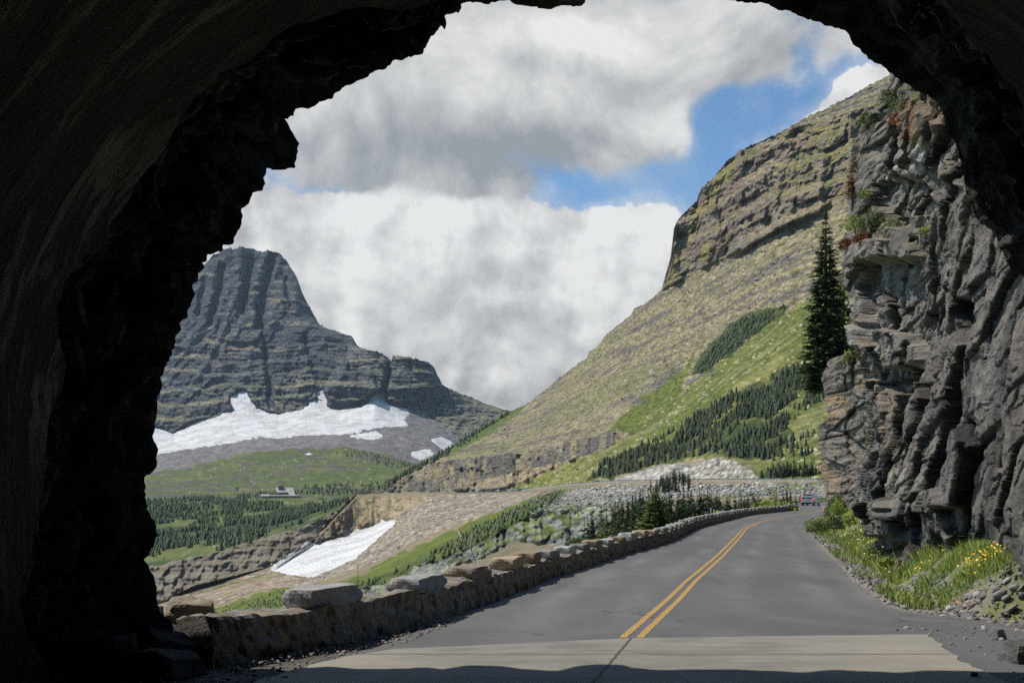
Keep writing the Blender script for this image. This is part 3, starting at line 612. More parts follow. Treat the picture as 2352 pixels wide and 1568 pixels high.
# ================================================================== stone guard wall
MAT_WALL = mat_attr('wall_stone', 6, 28, .9, .03, .8)
STC = [C(.30,.22,.13), C(.27,.26,.25), C(.34,.335,.325), C(.24,.19,.14), C(.22,.215,.205), C(.33,.26,.17), C(.29,.285,.27)]
def path_frames(fx, y0, y1, off):
    """centre line of the wall, offset to the left of the curve"""
    y = np.concatenate([np.arange(y0, min(y1, 30), .05), np.arange(max(y0, 30), y1, .12)]) if y0 < 30 else np.arange(y0, y1, .12)
    x = fx(y); t = np.stack([np.gradient(x, y), np.ones_like(y)], 1); t /= np.linalg.norm(t, axis=1, keepdims=True)
    nrm = np.stack([-t[:, 1], t[:, 0]], 1)
    p = np.stack([x, y], 1)+nrm*off
    s_ = np.concatenate([[0], np.cumsum(np.hypot(*np.diff(p, axis=0).T))])
    return p, t, nrm, s_
def stone_wall(fx, y0, y1, h, label, merl, zoff=0.0, rng=5):
    p, t, nrm, s_ = path_frames(fx, y0, y1, .30)
    S_ = s_[-1]; step = np.unique(np.concatenate([np.arange(0, min(S_, 14), .05), np.arange(min(S_, 14), S_, .16), [S_]]))
    px = np.interp(step, s_, p[:, 0]); py = np.interp(step, s_, p[:, 1]); nx = np.interp(step, s_, nrm[:, 0]); ny = np.interp(step, s_, nrm[:, 1])
    hv = list(np.linspace(0, .48, 20))
    prof = [(-.27, -.30)]+[(-.27, h*k/.48) for k in hv]+[(-.22, h+.012), (-.11, h+.02), (0, h+.02), (.11, h+.02), (.22, h+.012)]+[(.27, h*k/.48) for k in hv[::-3]]+[(.27, -.5)]
    V = np.zeros((len(step), len(prof), 3)); cc_ = np.zeros_like(V)
    for j, (o_, z_) in enumerate(prof):
        zz = np.full(len(step), z_); top = -.25 < o_ < .25
        side = -1 if o_ < 0 else 1
        u_ = step/.40+ (31 if side > 0 else 0); v_ = (zz if not top else zz*0+(o_+.5)*.9)/.19
        cv, ce_ = cells(u_+.15*vnoise(step*3, zz*4, 0, 3), v_+step*0, 300+rng)
        groove = sstep(.07, .0, ce_)
        cid = (h3(np.floor(cv*997), np.floor(cv*0), np.floor(cv*0), 1)*len(STC)).astype(int) % len(STC)
        base = np.array(STC)[cid]*(0.75+.5*h3(np.floor(cv*4000), np.floor(cv*0), np.floor(cv*0), 4))[:, None]
        if top: base = base*1.15  # sunlit look of the wall top put into its stone colour
        base = base*(.74-groove[:, None]*.42)
        d_ = cv*.05-groove*.035+fbm(step*4, zz*8+o_*4, 0, 4, 310+rng)*.035
        off_ = o_+(-d_ if side < 0 else d_)*(0 if top else 1)
        up = zz+(cv*.04-groove*.02+fbm(step*2.2, step*0+o_*3, 0, 4, 315)*.065 if (top or z_ > h*.8) else 0)
        V[:, j, 0] = px+nx*(-off_); V[:, j, 1] = py+ny*(-off_); V[:, j, 2] = zr(py)+zoff+up; cc_[:, j] = base
    # note: prof offset -.27 is the side away from the road after the sign flip
    n_, k_ = V.shape[:2]; fc = gridfaces(n_, k_).tolist()
    fc += [list(range(k_)), list(range((n_-1)*k_+k_-1, (n_-1)*k_-1, -1))]
    root = empty('stone_wall', (float(px[0]), float(py[0]), 0)); tag(root, label, 'stone wall')
    V2 = V-np.array([px[0], py[0], 0])
    meshobj('wall_body', V2, fc, MAT_WALL, root, colors=cc_)
    rg = random.Random(rng)
    for (s0, L, H, ci) in merl(S_, rg):
        q0 = s0+L/2; cx_, cy_ = np.interp(q0, s_, p[:, 0]), np.interp(q0, s_, p[:, 1]); tx_, ty_ = np.interp(q0, s_, t[:, 0]), np.interp(q0, s_, t[:, 1])
        na, nb_, nc_ = (14, 6, 5) if cy_ < 30 else ((8, 4, 4) if cy_ < 60 else (4, 3, 3))
        v, f = rough_block(L, .50*rg.uniform(.92, 1.08), H+.06, na, nb_, nc_, rg.randint(0, 9999))
        ang = math.atan2(ty_, tx_); ca, sa = math.cos(ang), math.sin(ang)
        v2 = np.stack([v[:, 0]*ca-v[:, 1]*sa, v[:, 0]*sa+v[:, 1]*ca, v[:, 2]], 1)
        base = STC[ci % len(STC)]*rg.uniform(.8, 1.15); cl = base[None]*(1+.18*fbm(v[:, 0]*3, v[:, 1]*3, v[:, 2]*9, 3, rg.randint(0, 99))[:, None])
        zslope = (zr(cy_+.5)-zr(cy_-.5))
        v2[:, 2] += float(zslope)*v[:, 0]
        meshobj('merlon', v2, f, MAT_WALL, root, colors=cl, loc=(cx_-px[0], cy_-py[0], float(zr(cy_))+zoff+h-.03))
    return root
def rough_block(L, Wd, H, na, nb_, nc_, seed):
    """a hewn stone: gridded box, chipped corners, layered faces"""
    idx = {}; V = []; Fc = []
    def vid(i, j, k):
        if (i, j, k) not in idx:
            idx[(i, j, k)] = len(V); V.append((i/na-.5, j/nb_-.5, k/nc_))
        return idx[(i, j, k)]
    for i in range(na):
        for j in range(nb_):
            Fc.append((vid(i, j, 0), vid(i, j+1, 0), vid(i+1, j+1, 0), vid(i+1, j, 0))); Fc.append((vid(i, j, nc_), vid(i+1, j, nc_), vid(i+1, j+1, nc_), vid(i, j+1, nc_)))
    for i in range(na):
        for k in range(nc_):
            Fc.append((vid(i, 0, k), vid(i+1, 0, k), vid(i+1, 0, k+1), vid(i, 0, k+1))); Fc.append((vid(i, nb_, k), vid(i, nb_, k+1), vid(i+1, nb_, k+1), vid(i+1, nb_, k)))
    for j in range(nb_):
        for k in range(nc_):
            Fc.append((vid(0, j, k), vid(0, j, k+1), vid(0, j+1, k+1), vid(0, j+1, k))); Fc.append((vid(na, j, k), vid(na, j+1, k), vid(na, j+1, k+1), vid(na, j, k+1)))
    v = np.array(V); c = v-np.array([0, 0, .5])
    r = np.abs(c)*2; k = np.clip(r.sum(1)-2.1, 0, 1)*.16
    v = np.array([0, 0, .5])+c*(1-k)[:, None]
    v = v*np.array([L, Wd, H])
    n = fbm(v[:, 0]*2.3+seed, v[:, 1]*2.3, v[:, 2]*3, 3, seed % 97)
    v[:, 0] += .05*min(1, L)*n*np.sign(c[:, 0])*(r[:, 0] > .9); v[:, 1] += (.055*n+.02*vnoise(v[:, 0]*2, v[:, 2]*22, seed, 4))*np.sign(c[:, 1])*(r[:, 1] > .9); v[:, 2] += .035*min(1, H*3)*fbm(v[:, 0]*1.6, v[:, 1]*2+seed, 0, 3, 3)*(c[:, 2] > .45)
    return v, Fc
def merl_main(S_, rg):
    out = [(1.5, 1.15, .21, 1), (4.3, 1.25, .17, 1), (6.95, 1.4, .17, 3)]
    s0 = 10.1; i = 0
    while s0 < S_-2:
        L = rg.uniform(1.0, 1.35); orange = 28 < s0 < 33 or s0 < 13
        out.append((s0, L, rg.uniform(.14, .21), rg.choice([0, 3, 5]) if orange else rg.choice([1, 2, 2, 6, 2, 4, 5]))); s0 += L+rg.uniform(.85, 1.15); i += 1
    return out
stone_wall(xw, 10.7, 125, .46, 'low stone guard wall with raised blocks running along the left road edge', merl_main, 0, 5)
stone_wall(lambda y: 36.0+(y-150)*2.2, 149.5, 153.0, .75, 'short stretch of stone wall across the bend, left of the silver minivan', lambda S_, rg: [(k, 1.5, .3, rg.choice([0, 3, 5])) for k in np.arange(1, S_-2, 3.2)], 0, 6)

# ================================================================== cliff on the right
def interp2(rows, ty, tx):
    tys = np.array([r[0] for r in rows], float)
    prof = np.array([np.interp(tx[0] if tx.ndim == 1 else 0, [0], [0]) for _ in [0]])
    out = np.zeros_like(tx); i = np.clip(np.searchsorted(tys, ty)-1, 0, len(rows)-2)
    f = np.clip((ty-tys[i])/(tys[i+1]-tys[i]), 0, 1)
    vals = [np.interp(tx, [p[0] for p in r[1]], [p[1] for p in r[1]]) for r in rows]
    vals = np.array(vals)
    a = np.take_along_axis(vals, i[None], 0)[0]; b = np.take_along_axis(vals, (i+1)[None], 0)[0]
    return a*(1-f)+b*f
xLt = [(110,2080),(181,2048),(214,2032),(240,2022),(252,2016),(270,1990),(293,1973),(329,1970),(362,1975),(388,1963),(421,1962),(444,1950),(464,1945),(510,1948),(540,1936),(566,1929),(586,1933),(632,1934),(658,1938),(669,1946),(721,1954),(757,1961),(790,1964),(806,1964),(826,1902),(840,1897),(867,1888),(904,1891),(958,1898),(977,1881),(1021,1877),(1039,1887),(1076,1884),(1112,1891),(1131,1898),(1190,1906),(1330,1915)]
tyc = np.arange(112, 1332, 1.7); nc = 460
L_ = np.interp(tyc, [p[0] for p in xLt], [p[1] for p in xLt]); Ljag = cells(tyc/9, tyc*0, 77)[0]*7+cells(tyc/3.5, tyc*0, 78)[0]*3
tt = np.linspace(0, 1, nc)
Lsm = np.convolve(np.pad(L_, 20, mode='edge'), np.hanning(41)/np.hanning(41).sum(), 'valid')
TXc = Lsm[:, None]*(1-tt)+2560*tt+(L_-Lsm+Ljag)[:, None]*np.exp(-tt*14); TYc = np.broadcast_to(tyc[:, None], TXc.shape).copy()
near_rows = [(112, [(2040,50),(2100,42),(2200,33),(2352,24),(2560,17)]), (480, [(1930,52),(2000,45),(2100,36),(2200,28),(2352,19.5),(2560,14.5)]),
 (800, [(1960,47),(2050,38),(2150,30),(2250,23),(2352,17.5),(2560,13.2)]), (1000, [(1990,45),(2050,37),(2150,29),(2250,22),(2352,17),(2560,12.8)]),
 (1180, [(1975,52),(2000,46),(2030,36),(2100,28.5),(2128,26),(2250,20.5),(2352,16.5),(2560,12.5)]), (1332, [(2000,36),(2030,34),(2128,25.5),(2303,19.0),(2400,15.8),(2560,12.3)])]
dn = interp2(near_rows, TYc, TXc)
bnd = np.interp(tyc, [112,800,867,940,1013,1087,1148,1200,1240,1272,1332], [0,1966,1983,1994,1998,1987,1978,1990,2006,2030,2045])[:, None]+2.5*vnoise(tyc/12, tyc*0, 0, 4)[:, None]
dfar = np.interp(TXc, [1870,1990,2050], [106,95,88])
wf = sstep(3.5, -3.5, TXc-bnd)*(TYc > 800)
Dc = dn*(1-wf)+dfar*wf
P0 = W(TXc, TYc, Dc); X, Y, Z = P0[..., 0], P0[..., 1], P0[..., 2]
Sc = X*.25+Y*.97
jx = TXc+fbm(TXc/20, TYc/20, 0, 4, 401)*14; jy = TYc+fbm(TXc/20, TYc/20, 0, 4, 402)*14
vert = np.clip(sstep(2060, 2170, jx)*sstep(430, 620, jy)+sstep(900, 1000, jy)*(1-wf), 0, 1)
bed = 1-vert
wz = Z+.05*Sc+fbm(Sc/4, Z/4, 0, 3, 403)*.35; ws = Sc+fbm(Sc/5, Z/3, 0, 3, 404)*.5
q = np.where(wf > .5, 1.7, 1.0)
b1, e1 = cells(ws/6/q, wz/2.6/q, 411); b2, e2 = cells(ws/2.8/q, wz/1.0/q, 412); b3, e3 = cells(ws/1.2/q, wz/.42/q, 413)
wt = ws+Z*.22
wt = wt+.25*fbm(Sc/2.2, Z/1.2, 0, 3, 405); wzz = Z+.2*fbm(Sc/2.5, Z/1.5, 0, 3, 406)+.12*Sc
v1, g1_ = cells(wt/4.2, wzz/2.9, 421); v2, g2_ = cells(wt/2.0, wzz/1.25, 422); v3, g3_ = cells(wt/.95, wzz/.5, 423); v4, g4_ = cells(wt/.42, wzz/.28, 424)
dd = bed*q*(1.5*b1+.65*b2+.22*b3+.45*terr(wz, .95, .38)+.12*terr(wz+.3, .31, .14)+.07*v4+.25*sstep(.08, 0, e1)+.12*sstep(.1, 0, e2))
dd += vert*(1.3*v1+.62*v2+.24*v3+.06*v4+.35*sstep(.07, 0, g1_)+.10*sstep(.1, 0, g2_)-.35*(1-np.abs(fbm(wt/3.6, Z/7, 0, 2, 434)*2.2)))
dd += .22*fbm(Sc/2.2, Z/2.2, 0, 4, 431)+.9*fbm(Sc/7, Z/6, 0, 3, 432)*q
feat = [([(1985,604),(2060,592),(2118,600),(2118,650),(2125,690),(2080,700),(2055,752),(2035,800),(2010,790),(2000,735),(1975,700),(1968,660)], 1.5, 3),
        ([(1930,555),(2020,548),(2110,560),(2130,590),(2060,600),(1990,608),(1936,612)], -.7, 3),
        ([(2210,690),(2235,680),(2248,700),(2250,760),(2228,792),(2212,760)], 1.1, 2),
        ([(2190,1172),(2228,1160),(2225,1200),(2203,1236),(2196,1205)], 1.0, 2), ([(2130,1130),(2190,1120),(2215,1160),(2180,1180),(2130,1170)], -.7, 3),
        ([(2012,1158),(2090,1140),(2100,1160),(2104,1240),(2060,1265),(2036,1262)], -1.1, 2), ([(2030,1232),(2098,1228),(2090,1262),(2040,1268)], .9, 1),
        ([(2000,880),(2050,868),(2118,860),(2120,878),(2110,960),(2085,980),(2088,905),(2050,900)], 1.4, 2), ([(2000,905),(2036,895),(2044,985),(2028,1020),(2010,960)], -.9, 2),
        ([(1990,420),(2100,395),(2120,430),(2150,480),(2120,525),(2040,520),(1990,470)], 1.3, 4), ([(2050,500),(2100,490),(2112,545),(2060,560)], -.8, 2),
        ([(1965,790),(2000,800),(2060,850),(2125,845),(2120,875),(2040,880),(1985,870)], .9, 2), ([(1985,750),(2100,770),(2130,830),(2060,850),(1990,800)], -.9, 3),
        ([(2100,190),(2190,300),(2215,430),(2150,400),(2060,300)], -.5, 5)]
for poly, amt, nbl in feat:
    dd += blur(inpoly(TXc+(jx-TXc)*.35, TYc+(jy-TYc)*.35, poly).astype(float), nbl)*amt
crk_ = vert*sstep(.12, .02, g1_)+.7*vert*sstep(.13, .02, g2_)+bed*sstep(.09, .01, e1)+.7*bed*sstep(.11, .01, e2)
dd = dd+bed*.30*terr(wz+.1, .42, .16)*(1+fbm(Sc/1.5, Z/1.5, 0, 2, 461))+.10*fbm(Sc/.55, Z/.28, 0, 4, 462)+.14*cells(ws/.7+wz, wz/.33, 463)[0]*(.5+.5*vert)
dd *= .60*np.clip(Dc/30, .55, 1.2)
dd *= np.clip((TXc-L_[:, None])/40+.15, .15, 1)
ndir = np.stack([-.93*(1-wf)-.62*wf, -.36*(1-wf)-.78*wf, 0*wf], -1)
Pc = P0-ndir*dd[..., None]; Nc = normals(Pc); nz = Nc[..., 2]
r1_ = fbm(Sc/.9, Z/.35, 0, 4, 441); r2_ = fbm(Sc/4, Z/3, 0, 3, 442); r3_ = fbm(Sc/.5, Z/5, 0, 4, 443)
cc = np.broadcast_to(C(.17,.155,.138), Pc.shape).copy()
cc = paint(cc, sstep(-.1, .4, r2_), C(.12,.116,.114)); cc = paint(cc, bed*sstep(.0, .45, r1_), C(.20,.18,.15))
cc = paint(cc, bed*sstep(.5, .8, nz), C(.23,.20,.155))
white = inpoly(jx, jy, [(1950,690),(2010,700),(2060,690),(2110,740),(2140,700),(2150,800),(2110,850),(2020,860),(1985,830),(1962,770)]) | inpoly(jx, jy, [(1985,380),(2060,330),(2130,330),(2160,380),(2080,420),(1990,430)])
cc = paint(cc, white*sstep(-.15, .25, r3_), C(.30,.295,.285))
streak = sstep(.18, .5, r3_)*sstep(540, 600, TYc)*(1-wf)
cc = paint(cc, streak*.7*sstep(2150, 2050, TXc), C(.27,.27,.275))
cc = paint(cc, wf*sstep(-.2, .3, r1_), C(.20,.165,.13)); cc = paint(cc, wf*sstep(.05, .35, r2_)*sstep(1960, 1900, jx), C(.30,.215,.13))
cc = paint(cc, inpoly(jx, jy, [(1990,1130),(2012,1110),(2020,1190),(2030,1262),(2005,1245),(1985,1200)]), C(.21,.22,.23))
tanp = inpoly(jx, jy, [(2030,900),(2070,880),(2090,960),(2080,1020),(2050,1060),(2035,980)]) | inpoly(jx, jy, [(2020,1055),(2070,1050),(2085,1100),(2040,1120)]) | inpoly(jx, jy, [(2100,250),(2190,290),(2220,340),(2120,330)])
cc = paint(cc, tanp*sstep(-.3, .2, r1_), C(.215,.17,.12))
rub = inpoly(jx, jy, [(2030,1080),(2110,1070),(2160,1100),(2100,1140),(2040,1140)])
cc = paint(cc, rub*sstep(.0, .3, r1_), C(.30,.285,.25))
cc = paint(cc, vert*sstep(.1, .5, fbm(Sc/1.5, Z/4, 0, 3, 444)), C(.15,.145,.14)); cc = paint(cc, vert*sstep(.2, .5, r3_)*.5, C(.20,.195,.19))
wet = sstep(.05, .3, fbm((Sc+.3*Z)/1.2, Z/7, 0, 3, 446)+.2*sstep(2200, 2260, jx)-.25)*sstep(2170, 2230, jx)*(TYc > 600)
cc = paint(cc, wet*.8, C(.035,.034,.034))
moss = sstep(.55, .8, nz)*(sstep(.0, .3, r2_)*(TYc < 620)+wf*.8*(TYc < 900))
cc = paint(cc, moss, C(.14,.14,.05)); cc = paint(cc, inpoly(jx, jy, [(1975,300),(2050,240),(2200,240),(2210,330),(2080,330),(2000,345)])*sstep(-.1, .3, r2_), C(.20,.12,.06))
cc = cc*(1+.55*np.clip(fbm(Sc/.8, Z/.16, 0, 4, 451)*1.5, -.7, .8)*bed+.45*fbm(Sc/.6, Z/.5, 0, 4, 452)*vert)[..., None]*C(1.0, .965, .91)
cc = paint(cc, sstep(.05, .4, fbm(Sc/1.8, Z/1.1, 0, 4, 455))*.5, C(.25,.23,.195))
cc = paint(cc, crk_*.75, C(.03,.028,.026))
# wrap the back of the cliff
def wrapc(P, cols):
    a = P[:, :1]+np.array([1.5, 2.5, 0]); b = P[:, :1]+np.array([9, 12, 0]); d = P[:, :1]+np.array([40, 30, 0])
    return np.concatenate([d, b, a, P], 1), np.concatenate([cols[:, :1]]*3+[cols], 1)
Pw, cw = wrapc(Pc, cc)
tp = [Pw[:1]+np.array([3, 3, 2.0]), Pw[:1]+np.array([0.5, .5, .5])]
Pw = np.concatenate([Pw[:1]+np.array([30, 25, 14.]), tp[0], tp[1], Pw], 0); cw = np.concatenate([cw[:1]]*3+[cw], 0)
m, g = newmat('cliff_rock')
a = g.n('ShaderNodeAttribute', attribute_name='col').outputs['Color']; wa = g.n('ShaderNodeAttribute', attribute_name='wet').outputs['Fac']
n1 = g.noise(g.scl(g.pos, 1, 1, 1.5), 2.3, 7, .72, .6); n2 = g.noise(g.pos, 11, 5, .7); mu = g.n('ShaderNodeTexVoronoi', {'Vector': g.scl(g.pos, 1, 1, 1.6), 'Scale': 3.2, 'Randomness': 1.0}).outputs[0]
f = add_ = g.m('ADD', g.m('MULTIPLY', n1, 1.0), g.m('MULTIPLY', n2, .75)); f = g.m('ADD', f, .12)
g.link(g.mix(1.0, a, g.n('ShaderNodeCombineColor', {0: f, 1: f, 2: f}).outputs[0], 'MULTIPLY'), g.bs.inputs['Base Color'])
g.link(g.ramp(wa, 0, 1, .88, .30), g.bs.inputs['Roughness']); g.bs.inputs['Specular IOR Level'].default_value = .4
bump(g, g.m('ADD', n1, g.m('ADD', g.m('MULTIPLY', n2, .35), g.m('MULTIPLY', mu, .5))), 1.0, .16)
MAT_CLIFF = m
cl = meshobj('cliff', Pw, gridfaces(*Pw.shape[:2]), MAT_CLIFF, colors=cw)
at = cl.data.attributes.new('wet', 'FLOAT', 'POINT'); wv_ = np.zeros(Pw.shape[:2]); wv_[3:, 3:] = wet; at.data.foreach_set('value', wv_.ravel().astype(np.float32))
tag(cl, 'tall dark layered rock cliff rising beside the road on the right', kind='structure')

# ================================================================== tunnel
rim = [(330,1640,10.9),(380,1560,11.2),(396,1480,11.4),(398,1440,11.5),(390,1420,11.5),(368,1409,11.5),(359,1378,11.5),(359,1341,11.5),(351,1320,11.5),(343,1302,11.5),(331,1288,11.5),(353,1256,11.5),(359,1229,11.6),(356,1200,11.6),(338,1168,11.5),(334,1130,11.5),(332,1092,11.5),(343,1089,11.5),(357,1077,11.6),(362,1027,11.6),(351,1004,11.6),(356,978,11.6),(359,939,11.6),(364,927,11.6),(363,906,11.6),(373,892,11.6),(369,865,11.6),(379,854,11.6),(381,836,11.6),(387,830,11.7),(395,816,11.7),(395,805,11.7),(403,798,11.7),(403,772,11.7),(414,760,11.7),(413,741,11.7),(431,728,11.7),(432,710,11.7),(439,704,11.7),(447,675,11.7),(442,651,11.7),(452,647,11.7),(457,624,11.7),(468,611,11.7),(459,602,11.7),(475,599,11.8),(475,585,11.8),(513,575,11.9),(510,565,11.9),(534,559,11.9),(537,545,11.9),(553,521,11.9),(556,505,11.9),(553,477,11.8),(571,470,11.8),(580,453,11.8),(578,441,11.8),(600,441,11.8),(610,422,11.8),(606,411,11.8),(611,389,11.9),(640,389,12.1),(675,387,12.3),(683,365,12.3),(686,330,12.3),(675,308,12.2),(664,290,12.1),(655,273,12.0),(675,266,12.0),(678,250,12.0),(708,250,12.0),(732,239,12),(735,232,12),(765,228,12),(768,215,12),(786,202,12),(822,187,12),(853,169,12),(892,156,12),(901,141,12),(927,136,12),(967,119,12),(989,90,12),(1009,66,12),(1017,48,12),(1011,26,12),(1034,20,12),(1081,4,12),(1116,10,12),(1166,0,12),(1181,9,12),(1220,16,12),(1263,23,12),(1292,13,12),(1333,15,12),(1339,5,12),(1353,0,12),(1380,-14,12),(1450,-25,12),(1550,-22,12),(1620,-12,12),(1680,1,12),(1707,7,12),(1760,7,12),(1786,22,12),(1810,25,12),(1853,44,12),(1900,58,12),(1947,73,12),(1953,91,12),(1965,105,12),(1994,132,12),(2038,161,12),(2058,181,12),(2099,205,12),(2155,234,12),(2169,281,12),(2175,304,12),(2196,333,12),(2210,392,12),(2222,456,12),(2245,509,12),(2280,529,12),(2292,562,12),(2321,620,12),(2352,637,12),(2390,720,12),(2420,850,12),(2440,1000,12),(2450,1150,12),(2460,1300,12),(2470,1450,12),(2480,1600,12)]
rm = np.array(rim, float); rm[:, 2] -= .75
ds = np.concatenate([[0], np.cumsum(np.hypot(np.diff(rm[:, 0]), np.diff(rm[:, 1])))])
NR = 900; sr = np.linspace(0, ds[-1], NR)
rx = np.interp(sr, ds, rm[:, 0]); ry = np.interp(sr, ds, rm[:, 1]); rdp = np.interp(sr, ds, rm[:, 2])
rx += 3.0*vnoise(sr/9, sr*0, 0, 501)*(sr > 60); ry += 2.6*vnoise(sr/8, sr*0, 3, 502)
R3 = W(rx, ry, rdp+.12*vnoise(sr/60, sr*0, 1, 503))
AX, AA, AB, SP = 1.0, 5.25, 4.5, 2.2
def arch(th, y):
    """th 0..1 from left foot over the crown to right foot"""
    Lw = SP+.4; La = math.pi*(AA+AB)/2; tot = 2*Lw+La; q_ = th*tot
    x = np.where(q_ < Lw, AX-AA, np.where(q_ > Lw+La, AX+AA, AX-AA*np.cos(np.clip((q_-Lw)/La, 0, 1)*math.pi)))
    z = np.where(q_ < Lw, q_-.4, np.where(q_ > Lw+La, tot-q_-.4, SP+AB*np.sin(np.clip((q_-Lw)/La, 0, 1)*math.pi)))
    return np.stack([x, np.broadcast_to(y, x.shape), z], -1)
ths = np.linspace(0, 1, 4000); ap_ = arch(ths, 0)
angA = np.arctan2(ap_[:, 2]-2.6, -(ap_[:, 0]-AX)); angR = np.arctan2(R3[:, 2]-2.6, -(R3[:, 0]-AX))
fixa = lambda a: np.where(a < -math.pi/2-.4, a+2*math.pi, a)
angA, angR = fixa(angA), fixa(angR)
k = np.hanning(41); k /= k.sum(); angS = np.convolve(np.pad(angR, 20, mode='edge'), k, 'valid'); angS = np.maximum.accumulate(angS)
th = np.interp(angS, angA, ths); A3 = arch(th, 9.1)
A3[:, 1] += .9*fbm(th*14, th*0, 0, 3, 504)
nt_ = 64; t_ = np.linspace(0, 1, nt_)[:, None, None]
Pr = R3[None]*(1-t_)+A3[None]*t_
cen = np.array([AX, 0, 2.6]); rad = Pr-cen; rad[..., 1] = 0; rad /= np.linalg.norm(rad, axis=-1, keepdims=True)
uu = sr[None]/2352*11.5+0*t_[..., 0]; vv_ = t_[..., 0]*3.2+0*uu
c1, _ = cells(uu/1.1+vv_*.3, vv_/.55, 511); c2, _ = cells(uu/.45, vv_/.25+uu*.4, 512); c3, _ = cells(uu/.17, vv_/.1, 513)
am = np.sin(np.clip(t_[..., 0], 0, 1)*math.pi)**.6
Pr = Pr+rad*((.42+.55*c1+.28*c2+.12*c3+.25*fbm(uu/.9, vv_/.9, 0, 3, 514))*am)[..., None]
Pr[1:, :, 1] += (fbm(uu/.5, vv_/.5, 0, 3, 515)*.15*am)[1:]
# outer lip and portal face
cen2 = np.array([AX, 0, 2.0]); ro = R3-cen2; ro[:, 1] = 0; ro /= np.linalg.norm(ro, axis=1, keepdims=True)
nl = fbm(sr/90, sr*0, 0, 3, 516)[:, None]
F1 = R3+ro*.35+np.array([0, .18, 0])*1; F2 = R3+ro*(1.2+.3*nl)+np.array([0, -.15, 0]); F3 = R3+ro*(3.5+nl)+np.array([0, -1.0, 0]); F4 = R3+ro*(9+2*nl)+np.array([0, -3.5, 0]); F5 = R3+ro*22+np.array([0, -12, 0]); F6 = R3+ro*30+np.array([0, -45, 0])
for Fk in (F1, F2, F3, F4, F5, F6): Fk[:, 2] = np.where(sr < 60, R3[:, 2], Fk[:, 2])
Pt = np.concatenate([np.stack([F6, F5, F4, F3, F2, F1]), Pr], 0)
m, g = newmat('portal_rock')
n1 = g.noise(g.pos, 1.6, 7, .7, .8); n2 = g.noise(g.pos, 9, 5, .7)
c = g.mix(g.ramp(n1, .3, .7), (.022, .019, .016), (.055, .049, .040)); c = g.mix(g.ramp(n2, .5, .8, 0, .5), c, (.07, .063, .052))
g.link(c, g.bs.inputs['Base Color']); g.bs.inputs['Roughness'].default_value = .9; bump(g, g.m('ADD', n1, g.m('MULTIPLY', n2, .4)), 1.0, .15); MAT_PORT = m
tun = empty('tunnel', (AX, 9.1, 0)); tag(tun, 'dark road tunnel with a ragged rock mouth framing the valley', 'tunnel')
inv = np.array([AX, 9.1, 0])
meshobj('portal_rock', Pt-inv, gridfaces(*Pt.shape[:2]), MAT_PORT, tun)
m, g = newmat('tunnel_lining')
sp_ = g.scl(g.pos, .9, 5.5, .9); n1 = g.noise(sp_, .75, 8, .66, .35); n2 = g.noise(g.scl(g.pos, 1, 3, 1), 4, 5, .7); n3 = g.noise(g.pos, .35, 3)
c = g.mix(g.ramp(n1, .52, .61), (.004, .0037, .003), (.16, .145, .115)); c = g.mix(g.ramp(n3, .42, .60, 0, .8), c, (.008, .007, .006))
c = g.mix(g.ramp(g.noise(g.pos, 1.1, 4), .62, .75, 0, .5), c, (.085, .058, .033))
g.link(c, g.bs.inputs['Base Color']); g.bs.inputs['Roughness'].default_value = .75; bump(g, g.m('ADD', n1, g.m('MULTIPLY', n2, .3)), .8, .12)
yl2 = np.concatenate([[0], np.linspace(.35, 9, 60), np.linspace(10, 49, 20)])
th2 = np.interp(np.linspace(0, 1, NR), np.linspace(0, 1, NR), th)
Ln = []
for q_ in yl2:
    a_ = arch(th, 9.1-q_); a_[:, 1] = np.where(q_ < .2, A3[:, 1], A3[:, 1]-q_)
    rr = a_-cen; rr[:, 1] = 0; rr /= np.linalg.norm(rr, axis=1, keepdims=True)
    amp = 0 if q_ < .2 else 1
    a_ += rr*(amp*(.05+.07*fbm(th*10, th*0+q_*1.8, 0, 4, 521)+.03*np.sign(math.sin(q_*2.2))))[:, None]
    Ln.append(a_)
Ln = np.array(Ln)[:, ::3]
capc = np.array([[AX, -40, 2.5]])
Lv = np.concatenate([Ln.reshape(-1, 3), capc]); fcs = gridfaces(*Ln.shape[:2]).tolist(); b0 = (Ln.shape[0]-1)*Ln.shape[1]
fcs += [[b0+i, b0+i+1, len(Lv)-1] for i in range(Ln.shape[1]-1)]  # added unseen end cap, keeps out light where the other portal would open
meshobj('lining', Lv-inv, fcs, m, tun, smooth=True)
# ================================================================== vegetation
def foliage_mat(name, a_, b_, sc_=1.2, trans=.0):
    m, g = newmat(name)
    n = g.noise(g.pos, sc_, 4, .6); oi = g.n('ShaderNodeObjectInfo').outputs['Random']
    c = g.mix(g.ramp(n, .3, .7), a_, b_)
    f = g.ramp(oi, 0, 1, .75, 1.25); c = g.mix(1.0, c, g.n('ShaderNodeCombineColor', {0: f, 1: f, 2: f}).outputs[0], 'MULTIPLY')
    g.link(c, g.bs.inputs['Base Color']); g.bs.inputs['Roughness'].default_value = .7; g.bs.inputs['Specular IOR Level'].default_value = .25
    return m
M_CON = foliage_mat('conifer_needles', (.035, .062, .024), (.075, .112, .036), 1.5)
M_CONF = foliage_mat('far_needles', (.026, .044, .020), (.05, .075, .028), .12)
M_CONY = foliage_mat('young_needles', (.07, .10, .022), (.13, .165, .04), 2.0)
M_DEADN = foliage_mat('rusty_needles', (.16, .06, .025), (.24, .11, .04), 2.0)
M_BARK = mat_simple('bark', (.10, .075, .055), .9, nscale=6, nvar=.4, bstr=.5)
M_SNAG = mat_simple('bleached_wood', (.38, .36, .33), .9, nscale=8, nvar=.3, bstr=.4)
M_LEAF = foliage_mat('willow_leaf', (.11, .155, .05), (.22, .27, .10), 2.5)
